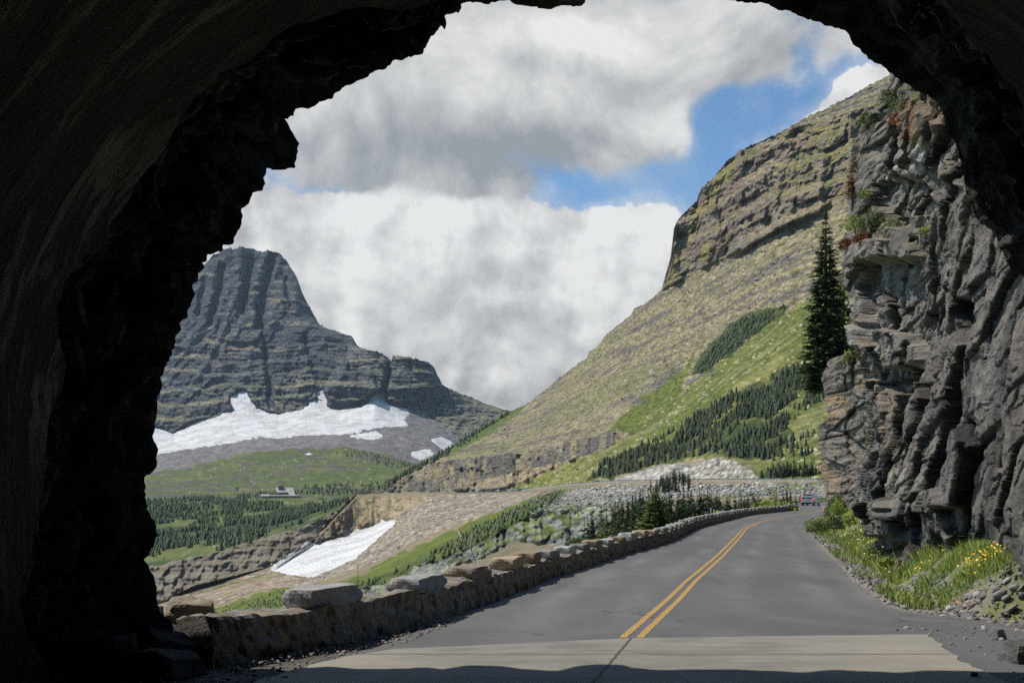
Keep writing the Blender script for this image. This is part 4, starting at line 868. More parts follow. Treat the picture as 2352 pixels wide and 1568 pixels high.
M_LEAFY = foliage_mat('bright_leaf', (.20, .28, .05), (.36, .40, .09), 2.5)
M_LEAFR = foliage_mat('red_leaf', (.22, .05, .025), (.32, .13, .05), 3.0)
M_LEAFD = foliage_mat('dark_leaf', (.06, .095, .03), (.14, .17, .05), 2.0)
M_GRASS = foliage_mat('grass_blade', (.17, .25, .045), (.36, .40, .11), 1.2)
M_FLOW = mat_simple('yellow_petal', (.80, .50, .02), .6)
M_FLOWW = mat_simple('white_petal', (.72, .70, .62), .7)

def conifer_crown(h, R, nwh, nbr, seed, sub=0, z0=.06, prof=.75, ragged=.35):
    rg = np.random.default_rng(seed); V = []; Fq = []
    def kite(p, d, side, L, w, up):
        n = len(V); q = p+d*L*.45
        V.extend([p, q+side*w, p+d*L, q-side*w]); Fq.append((n, n+1, n+2, n+3))
    for i in range(nwh):
        t = (i+rg.uniform(0, 1))/nwh; z = h*(z0+(1-z0)*t**.93)
        rad = R*((1-t)**prof)*(1-.25*math.exp(-t*14))+.02*h*(1-t*.8)
        for b in range(nbr):
            a = rg.uniform(0, 2*math.pi); L = rad*rg.uniform(1-ragged*1.4, 1+ragged*.5)
            if L < .02: continue
            zz = z+rg.uniform(-.5, .5)*h/nwh
            dirh = np.array([math.cos(a), math.sin(a), 0]); sd_ = np.array([-math.sin(a), math.cos(a), 0])
            dr = rg.uniform(-.45, .05)+.75*max(0, t-.75); 
            if sub == 0:
                d = dirh+np.array([0, 0, dr]); d /= np.linalg.norm(d); roll = rg.uniform(-.9, .9)
                s2 = sd_*math.cos(roll)+np.array([0, 0, math.sin(roll)])
                kite(np.array([0, 0, zz]), d, s2, L, L*rg.uniform(.20, .34), 0)
                if rg.random() < .6: kite(np.array([0, 0, zz])+d*L*.35, d+np.array([0, 0, -.5]), s2, L*.5, L*.16, 0)
            else:
                ns = max(3, int(sub*(.4+.6*L/R)))
                for k in range(ns):
                    u_ = .18+.82*(k+.5)/ns
                    pz = zz+dr*L*u_+.16*L*u_*u_
                    p = dirh*L*u_+np.array([0, 0, pz])
                    tw = L*(.42*(1-u_)+.16)*rg.uniform(.7, 1.25)
                    for sg in (-1, 1):
                        d = dirh*rg.uniform(.5, .9)+sd_*sg*rg.uniform(.5, 1.0)*(1.1-u_*.7)+np.array([0, 0, rg.uniform(-.35, .12)]); d /= np.linalg.norm(d)
                        roll = rg.uniform(-.7, .7); s2 = np.cross(d, [0, 0, 1]); s2 /= np.linalg.norm(s2)+1e-6; s2 = s2*math.cos(roll)+np.array([0, 0, math.sin(roll)])
                        kite(p, d, s2, tw, tw*.17, 0)
                    if rg.random() < .5: kite(p, dirh*.8+np.array([0, 0, rg.uniform(-.7, -.1)]), sd_, tw*.7, tw*.15, 0)
    # leader
    for k in range(4):
        a = k*math.pi/2; kite(np.array([0, 0, h*.93]), np.array([math.cos(a)*.12, math.sin(a)*.12, 1.]), np.array([-math.sin(a), math.cos(a), 0]), h*.085, h*.008, 0)
    return np.array(V), np.array(Fq)
def conifer(name_, h, R, nwh, nbr, seed, sub, mat, label=None, group=None, loc=(0, 0, 0), prof=.75, ragged=.35, z0=.06, kind='conifer'):
    root = empty(name_, loc); v, f = conifer_crown(h, R, nwh, nbr, seed, sub, z0, prof, ragged)
    meshobj('crown', v, f, mat, root)
    mb = MB(); mb.tube([(0, 0, -.5), (0, 0, h*.5), (0, 0, h*.97)], [h*.018, h*.011, h*.002], 6); mb.build('trunk', M_BARK, root)
    tag(root, label, 'conifer', group); return root
def ray_base(tx, ty, d): return tuple(W(tx, ty, d))

# ---- far conifer woods: low spires, one mass per wood
def spire(seed):
    rg = np.random.default_rng(seed); V = []; Fc = []
    for L_ in range(6):
        z = L_/6; r = .20*(1-z)**.8+.03; n = 6; c = len(V); V.append((0, 0, z+.30))
        for k in range(n*2):
            a = math.pi*k/n+L_*.7+rg.uniform(-.15, .15); rr = r*(1.15 if k % 2 == 0 else .55)*rg.uniform(.8, 1.2)
            V.append((rr*math.cos(a), rr*math.sin(a), z+rg.uniform(-.02, .03)-(0 if k % 2 else .03)))
        for k in range(n*2): Fc.append((c, c+1+k, c+1+(k+1) % (n*2)))
    return np.array(V)*np.array([1, 1, .78]), np.array(Fc)
SP_ = [spire(s_) for s_ in (1, 2, 3)]
def wood(pts, hs, label, wid=1.0, mat=None):
    Vs, Fs, n = [], [], 0
    for k, (v, f) in enumerate(SP_):
        idx = np.arange(len(pts)) % 3 == k
        p = pts[idx]; h_ = hs[idx]
        if not len(p): continue
        an = RNG.uniform(0, 6.28, len(p)); ca, sa = np.cos(an)[:, None], np.sin(an)[:, None]; w_ = wid*RNG.uniform(.75, 1.35, len(p))
        X_ = (v[None, :, 0]*ca-v[None, :, 1]*sa)*(h_*w_)[:, None]+p[:, 0:1]; Y_ = (v[None, :, 0]*sa+v[None, :, 1]*ca)*(h_*w_)[:, None]+p[:, 1:2]
        Z_ = v[None, :, 2]*h_[:, None]+p[:, 2:3]-.25*np.minimum(h_, 2)[:, None]
        Vs.append(np.stack([X_, Y_, Z_], -1).reshape(-1, 3)); Fs.append((f[None]+(np.arange(len(p))*len(v))[:, None, None]+n).reshape(-1, 3)); n += len(p)*len(v)
    o = meshobj('forest', np.concatenate(Vs), np.concatenate(Fs), mat or M_CONF); tag(o, label, kind='stuff'); return o
def pick(KEEP, poly, n, seed, dens=None, ext=None):
    TX, TY, P = KEEP[:3]; rg = np.random.default_rng(seed)
    m = inpoly(TX, TY, poly)
    if ext is not None: m &= ext
    w_ = m.astype(float)
    if dens is not None: w_ *= np.clip(dens(P), 0, 1)
    # equal chance per ground area rather than per vertex: weight by the depth step
    w_ = w_.ravel(); 
    if w_.sum() == 0: return np.zeros((0, 3))
    i = rg.choice(len(w_), n, p=w_/w_.sum()); return P.reshape(-1, 3)[i]+np.concatenate([rg.uniform(-1, 1, (n, 2)), np.zeros((n, 1))], 1)
cl = lambda s_, lo, hi, sd_: (lambda P: sstep(lo, hi, fbm(P[..., 0]/s_, P[..., 1]/s_, 0, 3, sd_)))
W1 = [pick(KEEP1, [(330,1152),(480,1140),(600,1150),(650,1160),(600,1176),(460,1188),(330,1202),(60,1200),(60,1155)], 1500, 1, cl(40, -.35, .1, 61)),
      pick(KEEP1, [(330,1200),(480,1188),(600,1172),(680,1166),(760,1152),(800,1150),(790,1165),(740,1178),(650,1200),(560,1222),(450,1250),(350,1275),(60,1260),(60,1205)], 3100, 2, cl(30, -.2, .2, 62)),
      pick(KEEP1, [(690,1120),(760,1112),(880,1105),(935,1096),(900,1125),(860,1132),(780,1136),(700,1138)], 330, 3, cl(30, -.4, .1, 63)),
      pick(KEEP1, [(540,1138),(600,1130),(640,1128),(690,1124),(700,1136),(600,1141),(540,1148)], 130, 4),
      pick(KEEP1, [(330,1240),(600,1215),(700,1200),(600,1236),(500,1266),(350,1300)], 260, 5, cl(30, -.1, .3, 64)),
      pick(KEEP1, [(760,1040),(830,1034),(930,1060),(960,1072),(900,1075),(850,1062)], 160, 6)]
pts = np.concatenate(W1)
wood(pts, (2.2+8.0*RNG.beta(1.6, 2.0, len(pts)))*np.clip(.6+.4*1200/np.maximum(pts[:, 1], 900), .6, 1.1), 'dark conifer wood spread over the high meadow around the lodge', 1.15)
grassm = None
slopep = [(1350,1098),(1385,1065),(1440,1042),(1480,1028),(1540,988),(1600,958),(1700,898),(1800,858),(1850,838),(1885,828),(1885,905),(1800,945),(1810,1010),(1750,1058),(1700,1050),(1640,1040),(1560,1054),(1475,1075),(1400,1098)]
big = pick(KEEP2, slopep, 1700, 7, cl(16, -.35, .05, 65))
sparse = pick(KEEP2, [(1700,900),(1885,890),(1890,1096),(1752,1098),(1740,1060),(1800,1010)], 260, 8, cl(14, -.1, .3, 66))
crest = pick(KEEP2, [(882,1128),(900,1104),(1000,1048),(1080,1002),(1170,946),(1165,956),(1090,1010),(1010,1058),(930,1094),(895,1120)], 240, 9)
bushy = pick(KEEP2, [(1590,860),(1640,795),(1700,735),(1800,702),(1812,706),(1740,762),(1680,810),(1620,855)], 380, 10)
bushy2 = pick(KEEP2, [(820,1345),(900,1318),(1000,1268),(1100,1208),(1220,1152),(1290,1126),(1260,1160),(1180,1200),(1120,1240),(1040,1272),(960,1300),(880,1342)], 520, 11, cl(10, -.3, .1, 67))
isl = pick(KEEP2, [(1490,1128),(1520,1108),(1560,1100),(1590,1112),(1600,1125),(1560,1132),(1510,1135)], 46, 12)
wood(crest, RNG.uniform(3, 8, len(crest)), 'fringe of dark conifers along the low crest above the road cliff', 1.2)
wood(bushy, RNG.uniform(2.2, 4.6, len(bushy)), 'dark patch of dense scrub high on the dry mountain slope', 2.0)
wood(bushy2, RNG.uniform(1.0, 3.0, len(bushy2)), 'band of dark low scrub on the grassy spur below the far road', 1.9, foliage_mat('scrub', (.045, .07, .022), (.085, .11, .035), .3))
lowb = pick(KEEP2, [(430,1425),(520,1392),(640,1356),(790,1342),(700,1375),(600,1408),(470,1440)], 420, 13, cl(6, -.3, .1, 68))
wood(lowb, RNG.uniform(.7, 1.8, len(lowb)), 'low green brush on the valley floor left of the grey slabs', 2.0, foliage_mat('brush', (.06, .095, .03), (.11, .14, .045), .5))

# single small conifers, copied from a few models
protos = []
for i, (h_, R_) in enumerate(((6.0, 1.15), (6.5, 1.0), (5.2, 1.25), (7.0, 1.3), (4.2, 1.1))):
    me_v, me_f = conifer_crown(h_, R_, 17, 8, 100+i, 0, .03, .8, .35)
    protos.append((h_, me_v, me_f))
def make_proto(i, mat):
    h_, v, f = protos[i]; root = empty('conifer'); meshobj('crown', v, f, mat, root)
    mb = MB(); mb.tube([(0, 0, -.8), (0, 0, h_*.6), (0, 0, h_*.96)], [h_*.017, h_*.01, .01], 5); mb.build('trunk', M_BARK, root); return root
def plant(points, heights, label, group, mat, seed=0):
    rg = random.Random(seed); base = {}
    for p, h_ in zip(points, heights):
        i = rg.randrange(5)
        if i not in base: r = base[i] = make_proto(i, mat)
        else: r = copy_tree(base[i])
        k = h_/protos[i][0]; r.location = p; r.rotation_euler = (0, 0, rg.uniform(0, 6.28)); r.scale = (k*rg.uniform(.85, 1.2), k*rg.uniform(.85, 1.2), k)
        tag(r, label, 'conifer', group)
# slope trees: the nearest ones are individuals, the rest one wood
allp = np.concatenate([big, sparse]); order = np.argsort(allp[:, 1]); near_i, far_i = order[:80], order[80:]
hh = 1.8+6.6*RNG.beta(1.6, 2.0, len(allp)); hh[len(big):] *= .8
plant(allp[near_i], hh[near_i], 'small dark conifer low on the bright green slope right of the white rock cut', 'conifers on the lower right of the green slope', M_CONF, 3)
wood(allp[far_i], hh[far_i], 'dense dark conifer wood climbing the green slope behind the white rock cut', .95)
plant(isl, RNG.uniform(4, 7.5, len(isl)), 'small dark conifer in the clump standing on the grey knoll below the far road', 'conifers on the grey knoll', M_CONF, 4)
# belt just behind the guard wall
def along(n, seed):
    rg = np.random.default_rng(seed); o = []; hs_ = []
    while len(o) < n:
        tx = rg.uniform(1300, 1850); d = rg.uniform(max(95, np.interp(tx, [1600, 1720, 1783, 1844], [62, 100, 118, 140])), 235)
        topmin = np.interp(tx, [1300, 1330, 1400, 1480, 1600, 1700, 1880], [1232, 1195, 1160, 1128, 1128, 1140, 1122]) 
        wall_y = np.interp(tx, [1300, 1400, 1500, 1600, 1700, 1790, 1880], [1262, 1240, 1215, 1190, 1172, 1160, 1156])
        base = wall_y+rg.uniform(2, 26); top = topmin+rg.uniform(-10, 22)
        h_ = (base-top)/F*d
        if h_ < 1.5: continue
        if tx < 1350 and rg.random() < .4: continue
        o.append(W(tx, base, d)); hs_.append(h_)
    return np.array(o), np.array(hs_)
bp, bh = along(180, 21)
plant(bp, bh, 'dark slender conifer in the belt behind the guard wall', 'conifers in the belt behind the guard wall', M_CONF, 5)
# floor of that belt
for (tx, ty, tty, d, R, lab, mt, nw, nb, su) in (
  (1505, 1250, 1113, 62, .98, 'large bushy spruce rising behind the guard wall, tallest of those there', M_CONY, 34, 12, 8),
  (1424, 1262, 1142, 58, .55, 'narrow yellowish spruce behind the wall, left of the large bushy spruce', M_CONY, 24, 7, 6),
  (1383, 1262, 1182, 52, .75, 'short yellow green spruce with a rounded top behind the guard wall', M_CONY, 18, 8, 6),
  (1450, 1262, 1160, 75, .42, 'dark thin spruce between the narrow yellowish one and the large bushy one', M_CON, 20, 7, 5),
  (822, 1392, 1298, 26, .26, 'tiny sparse fir poking up just behind the first raised wall block', M_CONY, 13, 5, 5)):
    h_ = (ty-tty)/F*d; conifer('conifer', h_, R*h_/2.6 if h_ > 1.6 else R, nw, nb, int(tx), su, mt, lab, None, ray_base(tx, ty, d))
# big conifers on the ledge behind the cliff
h_ = (905-482)/F*108
conifer('conifer', h_, 2.75, 60, 15, 5, 10, M_CON, 'tall full spruce standing against the rock cliff beside the road', None, ray_base(1897, 905, 108), prof=.72, ragged=.28, z0=.02)
h_ = (880-610)/F*112
conifer('conifer', h_, 2.6, 34, 10, 6, 8, M_CON, 'shorter spruce half hidden between the tall spruce and the cliff', None, ray_base(1938, 880, 112), prof=.7)
h_ = (455-345)/F*49
conifer('conifer', h_, .42, 34, 9, 8, 3, M_DEADN, 'thin rust red dead conifer on the upper left edge of the cliff', None, ray_base(1957, 462, 49.5), prof=.5)

# ---- leafy shrubs
def shrub(cx, cy, cz, rx_, ry_, rz_, n, leaf, mat, seed, label, group=None, name_='shrub', stems=5, lump=.35):
    rg = np.random.default_rng(seed)
    d = rg.normal(size=(n, 3)); d /= np.linalg.norm(d, axis=1, keepdims=True); d[:, 2] = np.abs(d[:, 2])*1.0-.15
    lob = 1+lump*fbm(d[:, 0]*2+seed, d[:, 1]*2, d[:, 2]*2, 3, seed % 50)*1.6
    r = (rg.uniform(.25, 1, n)**.45)*lob
    p = d*r[:, None]*np.array([rx_, ry_, rz_]); p[:, 2] += rz_*.15
    t1 = rg.normal(size=(n, 3)); t1 /= np.linalg.norm(t1, axis=1, keepdims=True); t2 = np.cross(t1, rg.normal(size=(n, 3))); t2 /= np.linalg.norm(t2, axis=1, keepdims=True)+1e-9
    L_ = leaf*rg.uniform(.6, 1.4, n)[:, None]
    V = np.stack([p-t1*L_, p+t2*L_*.42, p+t1*L_, p-t2*L_*.42], 1).reshape(-1, 3); Fq = np.arange(n*4).reshape(n, 4)
    root = empty(name_, (cx, cy, cz)); tag(root, label, 'shrub', group)
    meshobj('foliage', V, Fq, mat, root)
    mb = MB()
    for k in range(stems):
        a = rg.uniform(0, 6.28); e = np.array([math.cos(a)*rx_*.6, math.sin(a)*ry_*.6, rz_*.8])
        mb.tube([(0, 0, -.2), tuple(e*.5+np.array([0, 0, rz_*.12])), tuple(e)], [leaf*.25, leaf*.18, leaf*.06], 5)
    mb.build('stem', M_BARK, root); return root
def shrub_at(tx, ty, d, wt, ht, mat, seed, label, n=900, leaf=.05, dep=None, **k):
    x, y, z = W(tx, ty, d); rx_ = wt/F*d/2; rz_ = ht/F*d
    return shrub(float(x), float(y), float(z), rx_, dep or rx_, rz_, n, leaf, mat, seed, label, **k)
shrub_at(1922, 1186, 88, 52, 56, M_LEAF, 31, 'big pale green willow at the cliff foot beside the minivan', 3200, .085)
shrub_at(1925, 1180, 84, 40, 36, M_LEAFY, 32, 'yellow green bush at the cliff foot just right of the big willow', 1600, .07)
shrub_at(1875, 1222, 56, 56, 30, M_LEAF, 33, 'dusty green roadside bush at the inner edge of the bend', 1800, .05)
shrub_at(1915, 1215, 52, 52, 34, M_LEAFD, 34, 'dark green bush in the verge right of the bend', 1600, .045)
shrub_at(1950, 1205, 58, 40, 26, M_LEAFY, 35, 'light green leafy clump in the verge below the grey rock flake', 1100, .05)
shrub_at(2001, 1272, 33, 48, 20, M_LEAF, 36, 'low green bush at the foot of the dark overhanging block', 1000, .032)
shrub_at(2035, 1300, 27, 36, 22, M_LEAFY, 37, 'bright leafy clump with broad leaves beside the flaky stones', 800, .035)
for k, (tx, ty, wt, ht, dn_, mt, lab) in enumerate((
  (1992, 290, 56, 38, 47, M_LEAFD, 'rounded green shrub on the upper left shoulder of the cliff'),
  (2042, 240, 46, 48, 42, M_LEAFD, 'dark green shrub hanging at the top of the cliff under the tunnel rim'),
  (2085, 255, 80, 52, 39, M_LEAF, 'grey green shrub spreading over the top of the cliff'),
  (2140, 262, 60, 34, 36, M_LEAFD, 'green shrub beside the tunnel rim at the cliff top'),
  (2075, 285, 50, 24, 39, M_LEAFR, 'red leaved shrub hanging below the grey green one near the cliff top'),
  (2060, 278, 34, 20, 40, M_LEAFR, 'small reddish shrub near the cliff top by the bleached root'),
  (1965, 530, 62, 46, 46, M_LEAFY, 'yellow green shrub on the middle ledge at the left edge of the cliff'),
  (2005, 520, 70, 50, 44, M_LEAFD, 'dark green shrub in the centre of the middle cliff ledge'),
  (2050, 535, 66, 44, 42, M_LEAF, 'broad green shrub on the right of the middle cliff ledge'),
  (1945, 572, 46, 34, 46, M_LEAFR, 'bright red shrub trailing off the middle ledge at the cliff edge'),
  (1985, 555, 50, 26, 45, M_LEAFR, 'orange red shrub at the base of the dark green one on the middle ledge'),
  (2135, 535, 44, 22, 33, M_LEAFY, 'small yellow green shrub right of the rounded boulder on the ledge'),
  (1985, 452, 24, 18, 48, M_LEAFY, 'small pale shrub on the narrow ledge above the middle ledge'),
  (1950, 832, 36, 38, 80, M_LEAFY, 'yellow green shrub in the notch behind the lower rock block'),
  (1962, 760, 22, 60, 80, M_LEAFD, 'tall thin shrub squeezed between the shorter spruce and the cliff'),
  (2052, 1040, 30, 40, 35, M_LEAFY, 'bright green plant growing from the cliff face above the rubble shelf'),
  (2045, 1080, 26, 22, 35, M_LEAFY, 'small bright plant on the cliff just above the rubble shelf'),
  (1998, 1025, 20, 40, 60, M_LEAF, 'wispy plant on the cliff left of the rubble shelf'),
  (2098, 1235, 26, 40, 26, M_LEAF, 'green plant climbing beside the dark overhanging block'),
  (2110, 1300, 70, 28, 24, M_LEAFD, 'dark green plant cluster at the base of the vertical cliff'))):
    pts_c = np.argmin((TXc-tx)**2+(TYc-(ty-6))**2); dd_c = float(Pc.reshape(-1, 3)[pts_c][1])-.1
    if abs(dd_c-dn_) > 25: dd_c = dn_
    shrub_at(tx, ty, dd_c, wt, ht*.8, mt, 60+k, lab, 700 if wt < 40 else 1300, .028*max(1, dd_c/32), dep=max(.4, wt/F*dd_c*.3))
# shrubs rooted on the terrain beyond the wall
shrub_at(1545, 1262, 66, 60, 30, M_LEAF, 91, 'green willow bush behind the wall below the large bushy spruce', 900, .09)
shrub_at(1335, 1262, 50, 60, 30, M_LEAFD, 92, 'dark bush behind the wall left of the short yellow green spruce', 900, .07)
shrub_at(1660, 1200, 100, 90, 26, M_LEAFY, 93, 'bright green thicket behind the wall at the middle of the bend', 1200, .14)
shrub_at(1768, 1174, 118, 110, 26, M_LEAFY, 94, 'yellow green thicket behind the wall, left of the minivan', 1800, .15)

# ---- snag behind the wall
sn = empty('dead_tree', ray_base(1092, 1300, 44)); tag(sn, 'bleached leafless dead tree leaning behind the guard wall', 'dead tree')
mb = MB(); k_ = 44/F
def pp(x, y): return ((x-1092)*k_, RNG.uniform(-.3, .3), (1300-y)*k_)
for path, r in (([(1092,1300),(1082,1262),(1060,1232),(1048,1214)], .05), ([(1086,1272),(1055,1268),(1040,1276),(1030,1286)], .035), ([(1088,1266),(1100,1250),(1108,1242)], .03), ([(1088,1280),(1108,1272),(1122,1262)], .035), ([(1092,1290),(1080,1300),(1066,1306)], .03), ([(1080,1258),(1084,1222),(1082,1196)], .03), ([(1060,1266),(1048,1260)], .015), ([(1108,1272),(1112,1284)], .015)):
    n_ = len(path); mb.tube([pp(*q_) for q_ in path], [r*(1-.75*i/(n_-1)) for i in range(n_)], 6)
mb.build('limbs', M_SNAG, sn)

# ---- roots at the cliff top
rt = empty('dead_branch', ray_base(2062, 275, 38)); tag(rt, 'bleached bare root hanging over the rock near the cliff top', 'dead branch')
mb = MB(); k_ = 38/F
for path, r in (([(2090,238),(2076,262),(2058,272),(2046,284)], .05), ([(2070,266),(2064,280)], .03), ([(2092,244),(2066,250)], .025)):
    mb.tube([((x-2062)*k_, -.25, (275-y)*k_) for x, y in path], [r*(1-.7*i/(len(path)-1)) for i in range(len(path))], 6)
mb.build('root_limb', M_SNAG, rt)

# ---- grass, flowers
def blades(pts, hmin, hmax, wid, mat, name_, label, seed=0):
    rg = np.random.default_rng(seed); n = len(pts); h_ = rg.uniform(hmin, hmax, n)[:, None]; a = rg.uniform(0, 6.28, n); s_ = np.stack([np.cos(a), np.sin(a), a*0], 1)*wid
    ln = np.stack([rg.normal(0, .35, n), rg.normal(0, .35, n), np.ones(n)], 1)*h_; md = np.stack([ln[:, 0]*.35, ln[:, 1]*.35, ln[:, 2]*.6], 1)
    V = np.stack([pts-s_, pts+s_, pts+md+s_*.7, pts+ln, pts+md-s_*.7], 1).reshape(-1, 3); b = (np.arange(n)*5)[:, None]
    o = meshobj(name_, V, [tuple(int(q_) for q_ in r) for r in (b+np.array([0, 1, 2, 3, 4]))], mat); tag(o, label, kind='stuff'); return o
def bank_pts(n, ylo, yhi, elo, ehi, seed, thr=-1, sc_=1.0):
    rg = np.random.default_rng(seed); y = ylo*np.exp(rg.uniform(0, 1, n*3)*math.log(yhi/ylo)); e = rg.uniform(elo, ehi, n*3); x = xr(y)+e
    k = fbm(x/sc_, y/sc_/1.5, 0, 3, seed) > thr; x, y = x[k][:n], y[k][:n]
    i = np.clip(np.searchsorted(ys, y), 1, len(ys)-1)
    z = np.array([np.interp(xx, Xg[ii], Zg[ii]) for xx, ii in zip(x, i)])
    return np.stack([x, y, z-.01], 1)
gp = np.concatenate([bank_pts(12500, 15.2, 25, 1.15, 2.8, 1, -.3), bank_pts(3500, 15.3, 19, 1.5, 5.0, 7, -.8), bank_pts(11000, 24, 50, 1.0, 3.6, 2, -.2), bank_pts(9000, 45, 100, .5, 4.5, 3, -.3), bank_pts(1600, 15, 40, .2, 1.2, 4, .2, .8)])
blades(gp[:16000], .06, .28, .0055, M_GRASS, 'grass', 'long bright green grass on the flowery bank below the cliff', 5)
blades(gp[16000:], .08, .34, .009, M_GRASS, 'grass', 'grass tufts along the ditch and verge beside the road', 6)
def flowers(base, hlo, hhi, r, mat, name_, label, seed):
    rg = np.random.default_rng(seed); n = len(base); c = base+np.stack([rg.normal(0, .04, n), rg.normal(0, .04, n), rg.uniform(hlo, hhi, n)], 1)
    k = np.arange(6)*math.pi/3; an = rg.uniform(0, 6.28, n); tilt = np.stack([rg.normal(-.3, .4, n), rg.normal(-.6, .4, n), np.full(n, .8)], 1); tilt /= np.linalg.norm(tilt, axis=1, keepdims=True)
    a_ = np.cross(tilt, np.array([1.0, .1, 0])); a_ /= np.linalg.norm(a_, axis=1, keepdims=True); b_ = np.cross(tilt, a_); rr = r*rg.uniform(.7, 1.3, n)[:, None, None]
    ring = c[:, None]+(a_[:, None]*np.cos(k+an[:, None])[..., None]+b_[:, None]*np.sin(k+an[:, None])[..., None])*rr
    top = (c+tilt*r*.35)[:, None]; V = np.concatenate([ring, top], 1).reshape(-1, 3)
    fc = np.array([(i, (i+1) % 6, 6) for i in range(6)]); Fc = (fc[None]+(np.arange(n)*7)[:, None, None]).reshape(-1, 3)
    o = meshobj(name_, V, Fc, mat); tag(o, label, kind='stuff')
fb = np.concatenate([bank_pts(520, 15.3, 19, 1.5, 3.2, 11, .0, .7), bank_pts(70, 18, 26, 1.4, 2.6, 12, .1)])
flowers(fb, .14, .32, .019, M_FLOW, 'flowers', 'yellow daisies thick on the grassy bank below the cliff', 13)
flowers(bank_pts(190, 26, 75, 1.0, 3.6, 14, .1), .2, .38, .028, M_FLOW, 'flowers', 'yellow flowers scattered in the verge along the ditch', 15)
flowers(bank_pts(130, 30, 90, 1.5, 4.5, 16, 0), .3, .5, .03, M_FLOWW, 'flowers', 'white flower heads scattered in the verge near the bend', 17)

# ---- rubble
def stones(pts, lo, hi, seed, mat, label, flat=.45, cols=None):
    rg = np.random.default_rng(seed); n = len(pts)
    bmm = bmesh.new(); bmesh.ops.create_icosphere(bmm, subdivisions=1, radius=1); bv = np.array([v.co[:] for v in bmm.verts]); bf = np.array([[v.index for v in f.verts] for f in bmm.faces]); bmm.free()
    # split faces so every stone is crisply faceted; squash into slabs
    s_ = (lo*(hi/lo)**(rg.uniform(0, 1, n)**2.2))
    V = bv[None]*(1+.38*rg.uniform(-1, 1, (n, len(bv), 1)))
    V = V*np.stack([rg.uniform(.7, 1.4, n), rg.uniform(.6, 1.1, n), rg.uniform(.2, .75, n)*flat*2], 1)[:, None]
    V = np.sign(V)*np.abs(V)**.8
    ax = rg.normal(0, .35, (n, 2)); V[..., 2] += V[..., 0]*ax[:, :1]+V[..., 1]*ax[:, 1:]
    an = rg.uniform(0, 6.28, n)[:, None]; x = V[..., 0]*np.cos(an)-V[..., 1]*np.sin(an); y = V[..., 0]*np.sin(an)+V[..., 1]*np.cos(an)
    V = np.stack([x, y, V[..., 2]], -1)*s_[:, None, None]+pts[:, None]+np.array([0, 0, 1])*(s_*.15)[:, None, None]
    Fc = (bf[None]+(np.arange(n)*len(bv))[:, None, None]).reshape(-1, 3)
    cs = (cols if cols is not None else np.array([C(.24,.23,.215), C(.19,.185,.18), C(.29,.275,.25), C(.26,.20,.15), C(.15,.148,.145), C(.33,.32,.31)]))
    cl_ = cs[rg.integers(0, len(cs), n)]*rg.uniform(.75, 1.2, (n, 1)); cl_ = np.repeat(cl_[:, None], len(bv), 1)
    o = meshobj('rubble', V.reshape(-1, 3), Fc, mat, colors=cl_); tag(o, label, kind='stuff'); return o
MAT_STONE = mat_attr('loose_stone', 9, 40, .8, .02, .6)
rp = np.concatenate([bank_pts(4200, 14.2, 30, .12, 1.55, 21, -.25, .9), bank_pts(900, 28, 60, .2, 1.6, 22, -.1)])
stones(rp, .02, .10, 23, MAT_STONE, 'flat grey stones filling the ditch along the foot of the cliff')
n = 1500; rg = np.random.default_rng(77); yy = rg.uniform(13.6, 17.2, n); xx = rg.uniform(6.9, 10.5, n); zz = np.array([np.interp(a, Xg[i], Zg[i]) for a, i in zip(xx, np.clip(np.searchsorted(ys, yy), 1, len(ys)-1))])
stones(np.stack([xx, yy, zz], 1), .02, .11, 26, MAT_STONE, 'flat broken stones spread below the flowers at the right edge')
gr_ = bank_pts(5200, 13.6, 30, .02, .7, 24, -.4, .5); stones(gr_, .008, .03, 25, MAT_STONE, 'fine gravel along the right edge of the asphalt')
rg = np.random.default_rng(31); n = 700
yy = rg.uniform(9.8, 14.4, n); xx = 5.2+rg.uniform(0, 1, n)**.8*(4.5)+(yy < 11)*-.3; stones(np.stack([xx, yy, zr(yy)+0*xx], 1), .010, .05, 32, MAT_STONE, 'broken stones scattered over the dark apron right of the concrete')
n = 900; yy = rg.uniform(9.6, 15, n); xx = xw(yy)+.05+rg.uniform(0, 1, n)**1.5*np.interp(yy, [9.6, 11, 15], [1.3, .9, .35]); stones(np.stack([xx, yy, zr(yy)+0*xx], 1), .008, .035, 33, MAT_STONE, 'gravel strip between the guard wall and the paving')
tal = pick(KEEP2, [(1240,1128),(1420,1112),(1880,1110),(1880,1134),(1700,1140),(1560,1142),(1480,1150),(1400,1170),(1260,1180),(1180,1186)], 2600, 41)
stones(tal, .25, .95, 42, MAT_STONE, 'pale boulder scree falling from the far road towards the wall', .5, np.array([C(.36,.35,.33), C(.28,.27,.25), C(.20,.195,.185), C(.33,.30,.25)]))
tal = pick(KEEP2, [(900,1200),(985,1142),(1240,1136),(1150,1172),(1000,1222),(860,1292),(700,1345),(640,1342),(720,1326),(815,1284),(860,1247)], 700, 43)
stones(tal, .25, .8, 44, MAT_STONE, 'stones strewn over the wide tan scree fan beside the gully snow', .5, np.array([C(.33,.31,.28), C(.25,.24,.225), C(.18,.175,.165)]))
slm = pick(KEEP2, [(1180,948),(1520,700),(1700,600),(1880,500),(1880,680),(1700,790),(1560,900),(1330,1045),(1100,1045),(1010,1055)], 700, 45)
stones(slm, .4, 1.5, 46, MAT_STONE, 'pale boulders dotted over the dry upper slope', .5, np.array([C(.38,.34,.27), C(.30,.27,.22), C(.16,.15,.14)]))
slm = pick(KEEP2, [(1250,1100),(1400,1020),(1600,880),(1860,720),(1880,820),(1700,890),(1540,985),(1400,1060),(1330,1100)], 130, 47)
